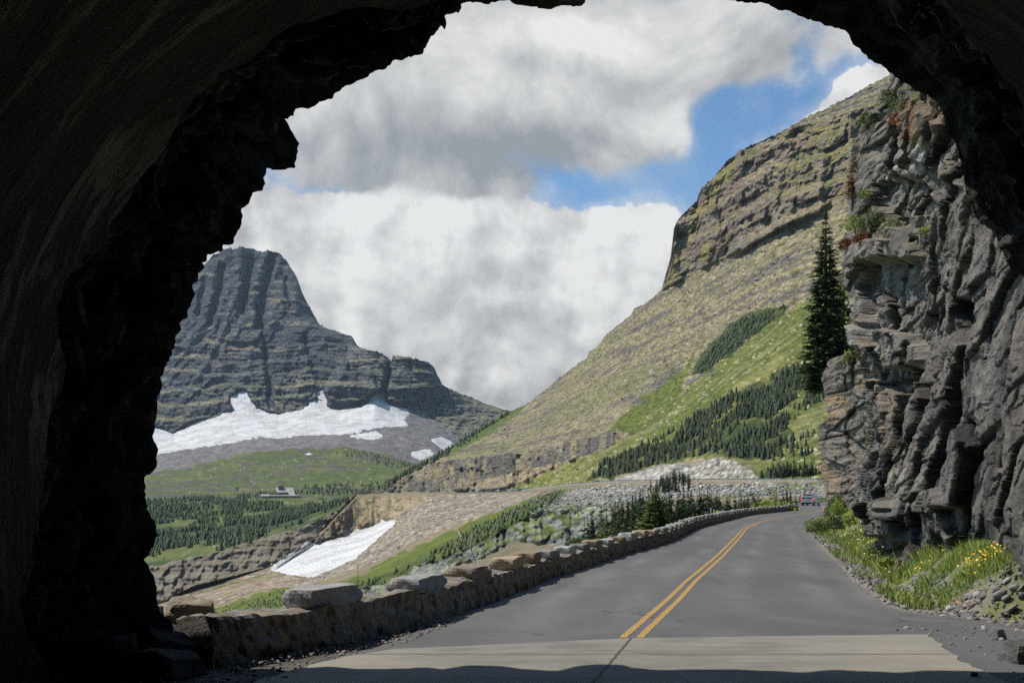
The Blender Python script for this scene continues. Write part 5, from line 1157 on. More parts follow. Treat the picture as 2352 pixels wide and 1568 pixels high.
stones(slm, .4, 1.6, 48, MAT_STONE, 'scattered pale stones on the bright green slope', .5, np.array([C(.40,.38,.33), C(.30,.28,.25)]))
# single rocks
MAT_ROCK = mat_attr('boulder', 5, 22, .9, .05, .7)
def boulder(x, y, z, L, Wd, H, seed, col, label, rz=0, tilt=0, name_='boulder'):
    v, f = rough_block(L, Wd, H, 10, 8, 7, seed)
    v += .12*min(L, H)*np.stack([fbm(v[:, 0]*2.5/L, v[:, 1]*2.5/L, v[:, 2]*2.5/L+k, 3, seed) for k in (0, 7, 13)], 1)
    v[:, 0] *= 1-.25*v[:, 2]/H; v[:, 1] *= 1-.2*v[:, 2]/H
    o = meshobj(name_, v, f, MAT_ROCK, colors=np.array(col)[None]*(1+.25*fbm(v[:, 0]*4, v[:, 1]*4, v[:, 2]*8, 3, seed)[:, None]), loc=(x, y, z))
    o.rotation_euler = (tilt, tilt*.6, rz); tag(o, label, 'boulder'); return o
boulder(-3.62, 11.5, .28, .62, .5, .34, 3, (.26,.23,.17), 'tan angular boulder perched at the left end of the guard wall', .3, .15)
boulder(-3.72, 10.9, -.15, .95, .8, .52, 4, (.05,.05,.05), 'dark grey slab of rock leaning between tunnel wall and guard wall end', .8, .3)
boulder(-3.95, 11.2, .15, .4, .4, .42, 5, (.07,.065,.06), 'dark jagged rock tip beside the tan boulder', .2, -.2)
boulder(-3.45, 10.15, -.12, .7, .6, .34, 6, (.05,.05,.05), 'low grey rock at the foot of the tunnel wall on the left', 1.2, .2)
boulder(-4.15, 10.2, -.15, .9, .8, .55, 9, (.03,.028,.026), 'dark rock heap piled against the left tunnel wall', .4, .1)
x, y, z = W(2288, 1466, 13.0); boulder(float(x), float(y), -.03, .20, .17, .17, 11, (.20,.19,.18), 'fist sized square rock lying alone on the dark apron', .5, .1)
x, y, z = W(2342, 1520, 11.0); boulder(float(x), float(y), -.04, .38, .34, .27, 12, (.13,.13,.13), 'larger dark rock at the right edge of the apron', .2, .1)
x, y, z = W(2238, 1552, 10.0); boulder(float(x), float(y), -.03, .11, .09, .07, 13, (.07,.065,.06), 'small blackish rock lying at the edge of the tunnel shadow', 1.0, 0)
x, y, z = W(2075, 1360, 19.5); boulder(7.15+.75, 19.6, -.10, .30, .2, .14, 14, (.13,.11,.10), 'dark flat rock in the gravel right of the road edge', .4, .1)
pc = np.argmin((TXc-2085)**2+(TYc-560)**2); q_ = Pc.reshape(-1, 3)[pc]
boulder(float(q_[0])+.25, float(q_[1]), float(q_[2])-.55, 1.7, 1.3, 1.0, 15, (.115,.108,.10), 'big rounded boulder embedded in the middle ledge of the cliff', .3, .15)

# ================================================================== snow stakes, sign, lodge, flags
M_STAKE = mat_simple('stake_yellow', (.55, .52, .16), .7)
for tx, t0, t1, d, lab in ((1633,1166,1196,73,'left one of the close pair of yellow snow stakes behind the guard wall'), (1640,1169,1196,74,'right one of the close pair of yellow snow stakes behind the guard wall'), (1660,1170,1192,80,'single yellow snow stake right of the close pair'), (1543,1201,1222,49,'short snow stake behind the wall below the large bushy spruce')):
    r = empty('snow_stake', ray_base(tx, t1+10, d)); tag(r, lab, 'snow stake', 'snow stakes along the wall'); h_ = (t1+10-t0)/F*d
    mb = MB(); mb.tube([(0, 0, -.3), (0, 0, h_*.86)], .028, 8); mb.build('pole', M_STAKE, r); mb = MB(); mb.tube([(0, 0, h_*.86), (0, 0, h_)], .034, 8); mb.build('reflector', mat_simple('reflector', (.7, .7, .55), .4), r)
M_ROOF = mat_simple('lodge_roof', (.36, .345, .31), .8, nscale=.4, nvar=.12); M_LWALL = mat_simple('lodge_stone', (.20, .17, .13), .9, nscale=.6, nvar=.25); M_GLAS = mat_simple('dark_glass', (.02, .025, .03), .15); M_WOOD = mat_simple('lodge_timber', (.34, .29, .21), .8, nscale=1)
LD = 1500.0; lk = LD/F
lx, ly, lz = W(640, 1145, LD)
lod = empty('lodge', (float(lx), float(ly), float(lz))); tag(lod, 'low visitor lodge with a big slanting pale roof on the high meadow', 'lodge')
def q3(tx, ty, dy=0.0): return ((tx-640)*lk, dy, (1145-ty)*lk)
mb = MB(); mb.box(*[(634-640)*lk, (678-640)*lk], 1, 16, -2, (1145-1131)*lk); mb.build('wall', M_LWALL, lod)
mb = MB()    # main hall roof, steep slope facing the road, long leg on the right
a = [q3(630,1119.5,8), q3(671,1119.5,8), q3(681,1139,-6), q3(669.5,1139,-6), q3(661,1129.5,0), q3(635.5,1129.8,0)]
b = [(x, y+.1, z-.9) for x, y, z in a]; mb.add(a+b, [(0, 1, 2, 3, 4, 5), (11, 10, 9, 8, 7, 6)]+[(i, (i+1) % 6, (i+1) % 6+6, i+6) for i in range(6)])
back = [q3(630,1119.5,8), q3(671,1119.5,8), q3(676,1132,22), q3(625,1132,22)]; b = [(x, y, z-.9) for x, y, z in back]; mb.add(back+b, [(3, 2, 1, 0), (4, 5, 6, 7), (0, 4, 7, 3), (1, 2, 6, 5)]); rf = mb.build('roof', M_ROOF, lod)
mb = MB(); x0, _, z0 = q3(638, 1121.5); mb.box(x0, x0+7, 4, 8, z0-3, z0+4); mb.build('chimney', mat_simple('chimney_stone', (.13, .11, .09), .9), rf)
mb = MB(); x0, _, z0 = q3(640, 1120); mb.tube([(x0-2, 5, z0), (x0-2, 5, z0+10)], .25, 6); mb.build('antenna', mat_simple('pole_grey', (.5, .5, .5), .5), rf)
mb = MB(); mb.box((636.5-640)*lk, (664-640)*lk, -.2, 1.2, (1145-1138.5)*lk, (1145-1130.6)*lk); mb.build('window', M_GLAS, lod)
for k in range(5):
    mb = MB(); xx = (637+k*5.4-640)*lk; mb.box(xx, xx+.7, -.6, -.1, (1145-1138.5)*lk, (1145-1130)*lk); mb.build('post', M_WOOD, lod)
mb = MB(); mb.box((603-640)*lk, (688-640)*lk, -7, 4, -2, (1145-1138)*lk); mb.build('annex', M_LWALL, lod)
mb = MB(); mb.box((601-640)*lk, (689.5-640)*lk, -8.5, 5, (1145-1138.2)*lk, (1145-1136.4)*lk, 0, 1.5); mb.build('annex_roof', M_ROOF, lod)
mb = MB(); a = [q3(600,1139.5,-9), q3(623,1139.5,-9), q3(620,1134.5,-2), q3(602,1134.5,-2)]; b = [(x, y+9 if i > 1 else y, z-1) for i, (x, y, z) in enumerate(a)]; mb.add(a+b, [(0, 1, 2, 3), (7, 6, 5, 4), (0, 4, 5, 1), (1, 5, 6, 2), (2, 6, 7, 3), (3, 7, 4, 0)]); mb.build('gable_roof', M_ROOF, lod)
M_POLE = mat_simple('flag_pole', (.6, .6, .6), .4); M_FR = mat_simple('flag_red', (.6, .04, .03), .8); M_FWH = mat_simple('flag_white', (.8, .8, .8), .8); M_FB = mat_simple('flag_blue', (.05, .08, .3), .8)
for tx, t0, lab, kind_ in ((744.5,1133.5,'flagpole with a small striped flag, left of the red and white flag', 0), (762.5,1133.5,'flagpole flying a red and white flag by the lodge parking', 1)):
    x, y, z = W(tx, 1147, 1440); r = empty('flagpole', (float(x), float(y), float(z))); tag(r, lab, 'flagpole'); kk = 1440/F; h_ = (1147-t0)*kk
    mb = MB(); mb.tube([(0, 0, -1), (0, 0, h_)], .16, 6); mb.build('pole', M_POLE, r)
    fl_ = []
    W_ = 4.2; H_ = 3.4 if kind_ else 2.8
    mb = MB()
    for i in range(6):
        u0, u1 = -W_*i/6, -W_*(i+1)/6; y0, y1 = .25*math.sin(i*1.1), .25*math.sin((i+1)*1.1)
        mb.add([(u0, y0, h_-H_), (u1, y1, h_-H_-.1), (u1, y1, h_-.1), (u0, y0, h_), (u0, y0+.05, h_-H_), (u1, y1+.05, h_-H_-.1), (u1, y1+.05, h_-.1), (u0, y0+.05, h_)], [(0, 1, 2, 3), (7, 6, 5, 4), (0, 4, 5, 1), (3, 2, 6, 7)])
    fo = mb.build('flag', M_FR, r); fo.data.materials.append(M_FWH); fo.data.materials.append(M_FB)
    for pi_, pol in enumerate(fo.data.polygons):
        seg = pi_//4
        pol.material_index = (1 if seg in (2, 3) else 0) if kind_ else (2 if seg < 2 else (pi_+seg) % 2)
    if kind_:
        mb = MB(); a = [(-W_/2+dx_*1.0, -.32, h_-H_/2-.1+dz_*1.0) for dx_, dz_ in ((0, .75), (.22, .35), (.6, .3), (.35, -.1), (.45, -.45), (.08, -.35), (0, -.8), (-.08, -.35), (-.45, -.45), (-.35, -.1), (-.6, .3), (-.22, .35))]
        mb.add(a, [tuple(range(12))]); mb.build('maple_leaf', M_FR, fo)
x, y, z = W(544, 1126, 1560); r = empty('timber_steps', (float(x), float(y), float(z))); tag(r, 'pale ladder like timber steps on the green meadow left of the lodge', 'steps')
kk = 1560/F
for k in range(4): mb = MB(); mb.box(-2.6*kk, 2.6*kk, k*.8, k*.8+1, k*2.4*kk, (k*2.4+1.3)*kk); mb.build('step', mat_simple('pale_timber', (.45, .42, .38), .8), r)
for sx_ in (-1, 1): mb = MB(); mb.box(sx_*2.6*kk-.3, sx_*2.6*kk+.3, 0, 3.5, -.5, 9*kk); mb.build('rail', mat_simple('dark_timber', (.12, .10, .08), .8), r)

# ================================================================== cars
M_TYRE = mat_simple('tyre', (.018, .018, .018), .85); M_RIM = mat_simple('rim', (.35, .35, .36), .35, .8); M_CGL = mat_simple('car_glass', (.015, .018, .022), .08)
M_RED = mat_simple('tail_red', (.45, .01, .01), .25, emis=(1, .05, .03, .9)); M_TRIM = mat_simple('black_trim', (.02, .02, .02), .5); M_LAMP = mat_simple('lamp_white', (.8, .8, .78), .2)
paints = {}
def paint_m(c):
    k = tuple(c)
    if k not in paints: paints[k] = mat_simple('car_paint', c, .3, .25, .6); paints[k].node_tree.nodes['Principled BSDF'].inputs['Coat Weight'].default_value = .6
    return paints[k]
def car(loc, rz, colr, label, style='suv', detail=False, scale_=1.0):
    """faces +Y; lofted body from side profile rings"""
    L, Wd, H = {'suv': (4.6, 1.85, 1.75), 'sedan': (4.6, 1.8, 1.42), 'van': (5.0, 1.95, 1.76)}[style]
    # stations along the length: y, roof/bonnet height, belt height, tumblehome
    st = {'van': [(-2.5,.62,.62,0),(-2.44,1.02,.98,0),(-2.30,1.50,1.02,.10),(-2.12,1.72,1.02,.17),(-1.6,1.76,1.02,.18),(.2,1.74,1.0,.18),(.75,1.62,.98,.17),(1.55,1.12,.97,.06),(2.2,.93,.88,.03),(2.42,.78,.74,0),(2.5,.6,.58,0)],
          'suv': [(-2.3,.70,.68,0),(-2.24,1.05,.98,0),(-2.12,1.48,1.0,.10),(-1.95,1.70,1.0,.16),(-1.4,1.75,1.0,.17),(.1,1.73,.98,.17),(.55,1.60,.98,.15),(1.05,1.12,.97,.05),(2.0,.98,.93,.03),(2.22,.85,.8,0),(2.3,.62,.6,0)],
          'sedan': [(-2.3,.62,.6,0),(-2.24,.95,.9,0),(-1.8,1.0,.94,.02),(-1.5,1.08,.94,.06),(-.95,1.38,.93,.17),(.1,1.42,.92,.18),(.5,1.34,.92,.17),(1.15,.98,.9,.05),(2.0,.86,.83,.02),(2.22,.75,.72,0),(2.3,.58,.56,0)]}[style]
    V, Fc = [], []
    for (y, zt, zb, tm) in st:
        w = Wd/2*(.93 if abs(y) > L/2-.15 else 1.0)
        V += [(w*.93, y, .24), (w, y, .45), (w, y, zb-.04), (w*.985, y, zb), (w-tm, y, max(zb+.005, zt-.07)), (w-tm-.13, y, max(zb+.012, zt)), (0, y, max(zb+.02, zt+.02)), (-(w-tm-.13), y, max(zb+.012, zt)), (-(w-tm), y, max(zb+.005, zt-.07)), (-w*.985, y, zb), (-w, y, zb-.04), (-w, y, .45), (-w*.93, y, .24)]
    k = 13; n = len(st)
    for i in range(n-1):
        for j in range(k-1): Fc.append((i*k+j, i*k+j+1, (i+1)*k+j+1, (i+1)*k+j))
        Fc.append((i*k+k-1, i*k, (i+1)*k, (i+1)*k+k-1))
    Fc += [tuple(range(k)), tuple((n-1)*k+j for j in range(k-1, -1, -1))]
    root = empty('minivan' if style == 'van' else 'parked_car', loc, rz); root.scale = (scale_,)*3; tag(root, label, 'minivan' if style == 'van' else 'car')
    mb = MB(); mb.add(V, Fc); mb.build('body', paint_m(colr), root, smooth=False, bevel=.0)
    # side windows, as glass plates following the tumblehome
    gl = [s_ for s_ in st if s_[1]-s_[2] > .25]
    y0, y1 = gl[0][0]+.12, gl[-1][0]+.28; tm = .17; zb = gl[1][2]; zt = max(s_[1] for s_ in gl)
    for sg in (-1, 1):
        segs = 3 if detail else 1
        for q_ in range(segs):
            a0 = y0+(y1-y0)*q_/segs+.05; a1 = y0+(y1-y0)*(q_+1)/segs-.05
            xb, xt = sg*(Wd/2*.985+.006), sg*(Wd/2-tm+.012); z0, z1 = zb+.05, zt-.16
            s0 = .10 if q_ == 0 else 0; s1 = .42 if q_ == segs-1 else 0
            mb = MB(); mb.add([(xb, a0, z0), (xb, a1+s1*.3, z0), (xt, a1-s1, z1), (xt, a0+s0, z1), (xb-sg*.02, a0, z0), (xb-sg*.02, a1+s1*.3, z0), (xt-sg*.02, a1-s1, z1), (xt-sg*.02, a0+s0, z1)], [(0, 1, 2, 3), (7, 6, 5, 4), (0, 4, 5, 1), (1, 5, 6, 2), (2, 6, 7, 3), (3, 7, 4, 0)]); mb.build('side_window', M_CGL, root)
    # rear and front screens
    rs = {'van': ((-2.43,1.06),(-2.17,1.62)), 'suv': ((-2.23,1.06),(-2.0,1.6)), 'sedan': ((-1.52,1.10),(-1.0,1.36))}[style]; fs = {'van': ((1.50,1.17),(.82,1.61)), 'suv': ((1.02,1.17),(.60,1.58)), 'sedan': ((1.12,1.02),(.55,1.33))}[style]
    for nm, s_, o_ in (('rear_window', rs, -.03), ('windscreen', fs, .035)):
        w0, w1 = Wd/2-.16, Wd/2-.32; (ya_, za_), (yb_, zb_) = s_
        mb = MB(); mb.add([(-w0, ya_+o_, za_), (w0, ya_+o_, za_), (w1, yb_+o_, zb_), (-w1, yb_+o_, zb_), (-w0, ya_-o_*.3, za_), (w0, ya_-o_*.3, za_), (w1, yb_-o_*.3, zb_), (-w1, yb_-o_*.3, zb_)], [(0, 1, 2, 3), (7, 6, 5, 4), (0, 4, 5, 1), (1, 5, 6, 2), (2, 6, 7, 3), (3, 7, 4, 0)]); mb.build(nm, M_CGL, root)
    for sx_ in (-1, 1):
        for yy_ in (-L/2+.85, L/2-.85):
            wr = empty('wheel', (sx_*(Wd/2-.10), yy_, .33)); wr.parent = root
            mb = MB(); mb.tube([(-.11, 0, 0), (.11, 0, 0)], .33, 16); mb.build('tyre', M_TYRE, wr)
            if detail: mb = MB(); mb.tube([(-.118, 0, 0), (.118, 0, 0)], .20, 12); mb.build('rim', M_RIM, wr)
    e = -L/2
    for sx_ in (-1, 1):
        if detail or True:
            zt_ = 1.18 if style == 'van' else .98
            mb = MB(); xa = sx_*(Wd/2-.20); mb.box(min(xa, sx_*(Wd/2+.01)), max(xa, sx_*(Wd/2+.01)), e-.015, e+.22, zt_-.24 if not detail else .80, zt_ if not detail else 1.10); mb.build('tail_light', M_RED if detail else mat_red2, root, bevel=.02 if detail else 0)
            mb = MB(); mb.box(min(xa, sx_*Wd/2*.93), max(xa, sx_*Wd/2*.93), L/2-.12, L/2+.012, .62, .76); mb.build('headlight', M_LAMP, root)
    if detail:
        mb = MB(); mb.box(-Wd/2+.03, Wd/2-.03, e-.10, e+.25, .42, .66); mb.build('rear_bumper', paint_m(colr), root, bevel=.04)
        mb = MB(); mb.box(-Wd/2+.12, Wd/2-.12, e-.02, e+.3, .22, .42); mb.build('under_panel', M_TRIM, root)
        mb = MB(); mb.box(-.27, .27, e-.035, e, .84, .97); mb.build('licence_plate', mat_simple('plate', (.45, .55, .68), .4), root)
        mb = MB(); mb.box(-.45, .45, e-.028, e, 1.0, 1.035); mb.build('tailgate_trim', M_RIM, root)
        mb = MB(); mb.box(-.75, .75, e+.16, e+.52, 1.72, 1.76); mb.build('spoiler', paint_m(colr), root)
        mb = MB(); mb.box(-.2, .2, e+.14, e+.17, 1.69, 1.72); mb.build('brake_light', M_RED, root)
        for sx_ in (-1, 1):
            mb = MB(); mb.box(min(sx_*.93, sx_*1.13), max(sx_*.93, sx_*1.13), .95, 1.1, 1.02, 1.2); mb.build('wing_mirror', paint_m(colr), root, bevel=.03)
            mb = MB(); mb.box(min(sx_*.70, sx_*.73), max(sx_*.70, sx_*.73), -1.9, .2, 1.77, 1.81); mb.build('roof_rail', M_TRIM, root)
            mb = MB(); mb.box(min(sx_*.6, sx_*.85), max(sx_*.6, sx_*.85), e-.115, e-.09, .50, .60); mb.build('reversing_light', M_LAMP, root)
    return root
mat_red2 = mat_simple('tail_dull', (.35, .02, .02), .3)
yv = 160.0; xv = (1862-CX)/F*yv
car((xv, yv, float(zr(yv))+.01), -math.radians(29), (.33, .30, .27), 'silver minivan with lit red tail lights driving away round the bend', 'van', True)
def bench(tx, dm=0.0):
    y_, d_ = line(zD, np.array([tx])); d_ = float(d_[0]); zz = CAMZ+(HY-float(y_[0]))/F*d_; d2 = d_-4.5+dm; return ((tx-CX)/F*d2, d2, zz+.1)
far_cars = [(983,(.70,.70,.68),'white van like car alone on the far road under the dark cliff','suv',0),(1096,(.62,.63,.65),'white car at the left end of the parked row on the far road','sedan',0),(1104,(.04,.10,.36),'bright blue car parked in the row on the far road','suv',-2.5),(1118,(.42,.03,.03),'bright red car parked in the far row beside the grey green one','sedan',0),(1126,(.13,.17,.16),'grey green car parked just right of the bright red one','suv',-2),
 (1136,(.06,.06,.07),'small black car in the middle of the parked row','sedan',0),(1144,(.6,.61,.62),'pale silver car right of the small black one in the row','sedan',-2),(1155,(.18,.03,.035),'dark maroon car in the parked row','sedan',0),(1162,(.04,.05,.12),'navy car parked beside the dark maroon one','sedan',-2),(1172,(.72,.72,.70),'large white car in the right half of the parked row','suv',0),(1180,(.25,.26,.28),'mid grey car right of the large white one','sedan',-2),(1188,(.35,.37,.38),'light grey car near the right end of the row','sedan',0),(1194,(.10,.11,.12),'large dark silver car at the right end of the parked row','suv',-2.5),
 (1308,(.68,.68,.66),'white pickup like car coming round the far bend above the scree','suv',0),(1334,(.05,.06,.08),'dark car on the far road just left of the teal one','sedan',0),(1369,(.10,.25,.26),'teal car on the far road below the conifers','suv',0),(1418,(.45,.47,.49),'silver car on the far road at the foot of the white rock cut','sedan',0)]
for tx, c_, lab, stl, dm in far_cars:
    car(bench(tx, dm), math.radians(62 if tx < 1250 else 40), c_, lab, stl, False, 1.0).__setitem__('group', 'cars on the far road')
for tx, c_, lab, stl, d_ in ((1101-2*0-347,(.7,.7,.7),'white car in front of the lodge, left of the second white one','sedan',1430),):
    pass
lc = [(703.5-2*0,(.72,.72,.72),'white car below the lodge, left of the white van','sedan',1148.5),(722-0,(.72,.72,.72),'white van like car below the lodge','suv',1147),(741-0,(.3,.42,.42),'pale teal car in the lodge parking','sedan',1147)]
for tx, ty, c_, lab, stl in ((702,1148.6,(.72,.72,.72),'white car below the lodge, first of the cars there','sedan'),(713,1147.6,(.74,.74,.74),'taller white car below the lodge, right of the first','suv'),(725,1147.4,(.30,.40,.40),'pale teal car below the right end of the lodge','sedan'),
    (735,1146.6,(.35,.02,.02),'small red car right of the lodge, next to the flagpoles','sedan'),(740,1146.2,(.5,.06,.03),'orange red car left of the pale ones by the flagpoles','suv'),(750,1146,(.12,.2,.2),'dark teal car by the flagpoles','sedan'),(757,1145.6,(.66,.66,.66),'white car below the red and white flag','sedan'),(768,1145.2,(.6,.62,.64),'silver car right of the red and white flag','suv'),(776,1144.6,(.4,.42,.45),'grey car at the right end of the lodge parking','sedan')):
    d_ = 1430.0; x, y, z = W(tx, ty, d_); car((float(x), float(y), float(z)), math.radians(75), c_, lab, stl, False, 1.15).__setitem__('group', 'cars at the lodge')
# far guard rail stones along the outer edge of the far road
MAT_FARW = mat_simple('far_wall_stone', (.33, .31, .27), .9, nscale=.6, nvar=.3)
fw_ = empty('stone_wall', bench(1250)); tag(fw_, 'far low stone wall edging the road bench across the valley', 'stone wall'); o0 = Vector(bench(1250)); mb = MB()
P_ = []
for tx in np.arange(1198, 1900, 3.0):
    y_, d_ = line(zD, np.array([tx])); d_ = float(d_[0]); zz = CAMZ+(HY-float(y_[0]))/F*d_; d2 = d_-8.6; P_.append(Vector(((tx-CX)/F*d2, d2, zz))-o0)
for a, b in zip(P_[:-1], P_[1:]):
    t = (b-a).normalized(); n_ = Vector((-t.y, t.x, 0)).normalized()*.3; hA = .6
    v = [a-n_, b-n_, b+n_, a+n_]; mb.add([tuple(q_+Vector((0, 0, -.6))) for q_ in v]+[tuple(q_+Vector((0, 0, hA))) for q_ in v], [(0, 3, 2, 1), (4, 5, 6, 7), (0, 1, 5, 4), (1, 2, 6, 5), (2, 3, 7, 6), (3, 0, 4, 7)])
mb.build('wall_body', MAT_FARW, fw_)
for i in range(0, min(len(P_)-1, 180), 2):
    pass
mb = MB()
for i in range(0, len(P_)-1, 2):
    a = P_[i]; mb.box(a.x-.6, a.x+.6, a.y-.35, a.y+.35, a.z+.6, a.z+.9)
mb.build('coping', MAT_FARW, fw_)
# ------------------------------------------------------------------ camera, sun, sky, air
cam = bpy.data.cameras.new('camera'); co = bpy.data.objects.new('camera', cam); COL.objects.link(co)
co.location = (0, 0, CAMZ); co.rotation_euler = (math.radians(90), 0, 0)
cam.sensor_width = 36; cam.lens = 36; cam.shift_y = 393/2352; cam.clip_start = .1; cam.clip_end = 20000
sc.camera = co
SUN_EL, SUN_AZ = math.radians(57), math.radians(-76)      # azimuth from straight ahead, negative = left
sd = Vector((math.sin(SUN_AZ)*math.cos(SUN_EL), math.cos(SUN_AZ)*math.cos(SUN_EL), math.sin(SUN_EL)))
sl = bpy.data.lights.new('sun', 'SUN'); sl.energy = 4.9; sl.angle = math.radians(.55); sl.color = (1, .93, .82)
so = bpy.data.objects.new('sun', sl); COL.objects.link(so); so.rotation_euler = sd.to_track_quat('Z', 'Y').to_euler()
so.location = (-30, 30, 60)
wd = bpy.data.worlds.new('World'); sc.world = wd; wd.use_nodes = True; wd.node_tree.nodes.clear()
g = G(wd.node_tree)
sky = g.n('ShaderNodeTexSky'); sky.sky_type = 'NISHITA'; sky.sun_disc = False; sky.sun_elevation = SUN_EL; sky.sun_rotation = SUN_AZ
sky.altitude = 2000; sky.air_density = 1.0; sky.dust_density = .4
dirv = g.n('ShaderNodeTexCoord').outputs['Generated']
sep = g.n('ShaderNodeSeparateXYZ', {0: dirv})
dx, dy, dz = sep.outputs
ady = g.m('MAXIMUM', dy, .02)
u = g.m('DIVIDE', dx, ady); v = g.m('DIVIDE', dz, ady)
wsep = g.n('ShaderNodeSeparateXYZ', {0: g.n('ShaderNodeTexNoise', {'Vector': dirv, 'Scale': 9.0, 'Detail': 7.0, 'Roughness': .60}).outputs['Color']}).outputs
u = g.m('ADD', u, g.m('MULTIPLY', g.m('SUBTRACT', wsep[0], .5), .10)); v = g.m('ADD', v, g.m('MULTIPLY', g.m('SUBTRACT', wsep[1], .5), .08))
fw = g.ramp(dy, .05, .4)
def blob(tx, ty, rx, ry, rot=0.0, k=1.0):
    cu, cv = (tx-CX)/F, (HY-ty)/F
    a = g.m('SUBTRACT', u, cu); b = g.m('SUBTRACT', v, cv)
    ca, sa = math.cos(rot), math.sin(rot)
    p = g.m('MULTIPLY', g.m('ADD', g.m('MULTIPLY', a, ca), g.m('MULTIPLY', b, sa)), F/rx)
    q = g.m('MULTIPLY', g.m('SUBTRACT', g.m('MULTIPLY', b, ca), g.m('MULTIPLY', a, sa)), F/ry)
    e = g.m('ADD', g.m('MULTIPLY', p, p), g.m('MULTIPLY', q, q))
    return g.m('MULTIPLY', g.m('EXPONENT', g.m('MULTIPLY', e, -1.0)), k)
def add(*a):
    r = a[0]
    for x in a[1:]: r = g.m('ADD', r, x)
    return r
sub_ = lambda a, b: g.m('SUBTRACT', a, b)
mul = lambda a, b: g.m('MULTIPLY', a, b)
def shift(x, y, z): return g.n('ShaderNodeVectorMath', {0: dirv, 1: (x, y, z)}, operation='ADD').outputs[0]
# high grey layer: soft, wispy
nA = g.noise(dirv, 6.5, 9, .56, .35); nA2 = g.noise(shift(-.018, 0, .022), 6.5, 6, .54, .35)
fA = add(blob(950, 230, 470, 215, 0, 1.0), blob(1400, 120, 380, 140, 0, .95), blob(1455, 300, 150, 95, -.2, .75), blob(560, 150, 300, 260, 0, .8), blob(1350, -250, 900, 230, 0, .9), blob(1130, 405, 120, 40, .1, .35), blob(1980, 80, 150, 90, .4, .7), blob(1720, 100, 150, 75, -.3, .75), blob(1080, 425, 170, 50, 0, .45), blob(800, 420, 90, 40, 0, .35))
fA = sub_(add(mul(fA, fw), mul(sub_(nA, .5), 1.7)), .36)
fA = sub_(fA, mul(add(blob(1700, 275, 75, 56, 0, .45), blob(1600, 420, 120, 60, 0, .5), blob(1835, 135, 40, 46, .5, .35)), fw))
mA = g.ramp(fA, -.10, .34)
sA = add(.735, mul(sub_(nA, nA2), 1.0), mul(sub_(g.noise(dirv, 3.2, 5, .5), .5), .22), blob(1560, 290, 80, 60, 0, .18), blob(1000, 120, 260, 90, 0, .07), blob(1350, 60, 260, 60, 0, .10), blob(1900, 100, 150, 90, 0, .12))
sA = sub_(sA, add(blob(900, 350, 360, 80, 0, .10), blob(1250, 350, 230, 60, -.1, .13), blob(1420, 190, 200, 60, -.3, .05)))
# low white cumulus bank: puffy and crisp
def puff(vec, det):
    vn = g.n('ShaderNodeTexVoronoi', {'Vector': vec, 'Scale': 12.0, 'Detail': det, 'Roughness': .5}); vn.normalize = True
    return g.m('SUBTRACT', 1.0, vn.outputs[0])
def nb_(vec, d=8): return g.m('ADD', mul(g.noise(vec, 7.5, d, .55, .1), .65), mul(puff(vec, 3.0), .35))
nB = nb_(dirv, 10); nB2 = nb_(shift(-.012, 0, .016), 6)
fB = add(blob(1470, 585, 165, 120, 0, 1.0), blob(850, 505, 130, 50, 0, .35), blob(1130, 500, 60, 60, 0, .3), blob(1150, 640, 400, 185, 0, 1.0), blob(780, 640, 330, 180, 0, 1.0), blob(1050, 900, 620, 240, 0, 1.1), blob(1900, 300, 170, 62, .55, 1.0), blob(2100, 250, 200, 150, 0, .8), blob(300, 700, 300, 300, 0, .9))
fB = sub_(add(mul(fB, fw), mul(sub_(nB, .58), 2.4)), .36)
mB = g.m('MAXIMUM', g.ramp(fB, .0, .12), g.ramp(fB, -.22, .1, 0, .35))
sB = add(.84, mul(sub_(nB, nB2), 1.7), mul(sub_(g.noise(shift(3, 1, 2), 4.5, 5, .5), .5), .26), blob(1480, 510, 160, 46, 0, .08), blob(800, 500, 260, 60, 0, .06))
sB = sub_(sB, add(blob(1060, 660, 200, 70, .25, .10), blob(1080, 960, 480, 120, 0, .17), blob(1290, 740, 130, 60, 0, .08), blob(1000, 520, 120, 40, 0, .05)))
tone = lambda s_: g.m('MINIMUM', g.m('MAXIMUM', s_, .56), .895)
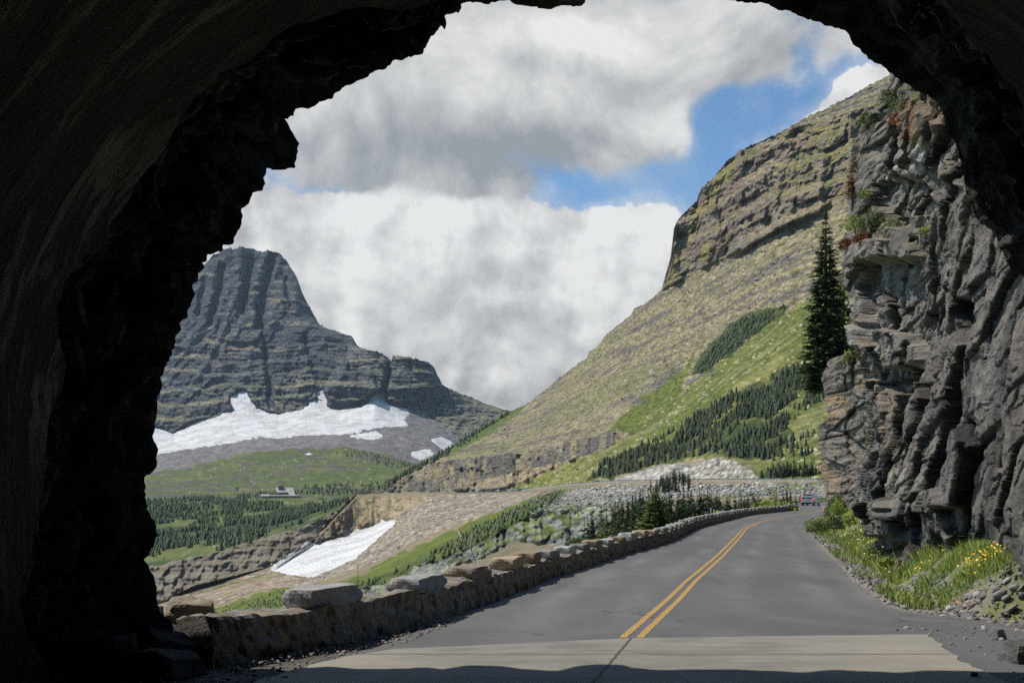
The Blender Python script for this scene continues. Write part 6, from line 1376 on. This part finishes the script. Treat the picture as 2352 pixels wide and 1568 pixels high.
def cloudcol(s_):
    c_ = g.mix(g.ramp(s_, .45, .80), (.90, .975, 1.06), (1.0, 1.0, .985)); t_ = tone(s_); t_ = g.m('MULTIPLY', t_, t_); t_ = g.m('MULTIPLY', t_, 1.06)
    return g.mix(1.0, c_, g.n('ShaderNodeCombineColor', {0: t_, 1: t_, 2: t_}).outputs[0], 'MULTIPLY')
skyc = g.mix(1.0, sky.outputs[0], (.10, .140, .155), 'MULTIPLY')
veil = g.ramp(nA, .40, .70, .03, .5)
skyc = g.mix(mul(veil, fw), skyc, (.50, .60, .70))
fin = g.mix(mA, g.mix(mB, skyc, cloudcol(sB)), cloudcol(sA))
bg = g.n('ShaderNodeBackground', {0: fin, 1: 1.0}); ow = g.n('ShaderNodeOutputWorld'); wd.cycles.sampling_method = 'MANUAL'; wd.cycles.sample_map_resolution = 256; wd.node_tree.links.new(bg.outputs[0], ow.inputs[0])
# air
hz = MB(); hz.box(-3500, 5200, -60, 4300, -130, 1400)
mh = bpy.data.materials.new('air'); mh.use_nodes = True; mh.node_tree.nodes.clear(); gh = G(mh.node_tree)
pv = gh.n('ShaderNodeVolumePrincipled', {'Color': (.70, .84, 1.0, 1), 'Density': HAZE if 'HAZE' in globals() else 3.2e-5, 'Anisotropy': .0})
oh = gh.n('ShaderNodeOutputMaterial'); mh.node_tree.links.new(pv.outputs[0], oh.inputs['Volume'])
ho = hz.build('haze', mh); tag(ho, 'thin blue mountain air over the whole valley', kind='stuff')
vs = sc.view_settings; vs.view_transform = 'Standard'; vs.look = 'None'; vs.exposure = 0; vs.gamma = 1
sc.render.engine = 'CYCLES'
cy = sc.cycles; cy.use_denoising = False; cy.max_bounces = 4; cy.diffuse_bounces = 3; cy.sample_clamp_indirect = 3; cy.sample_clamp_direct = 8; cy.glossy_bounces = 2; cy.transmission_bounces = 2; cy.volume_bounces = 0; cy.transparent_max_bounces = 8
cy.use_adaptive_sampling = True; cy.adaptive_threshold = .015
try: cy.denoiser = 'OPENIMAGEDENOISE'
except Exception: pass
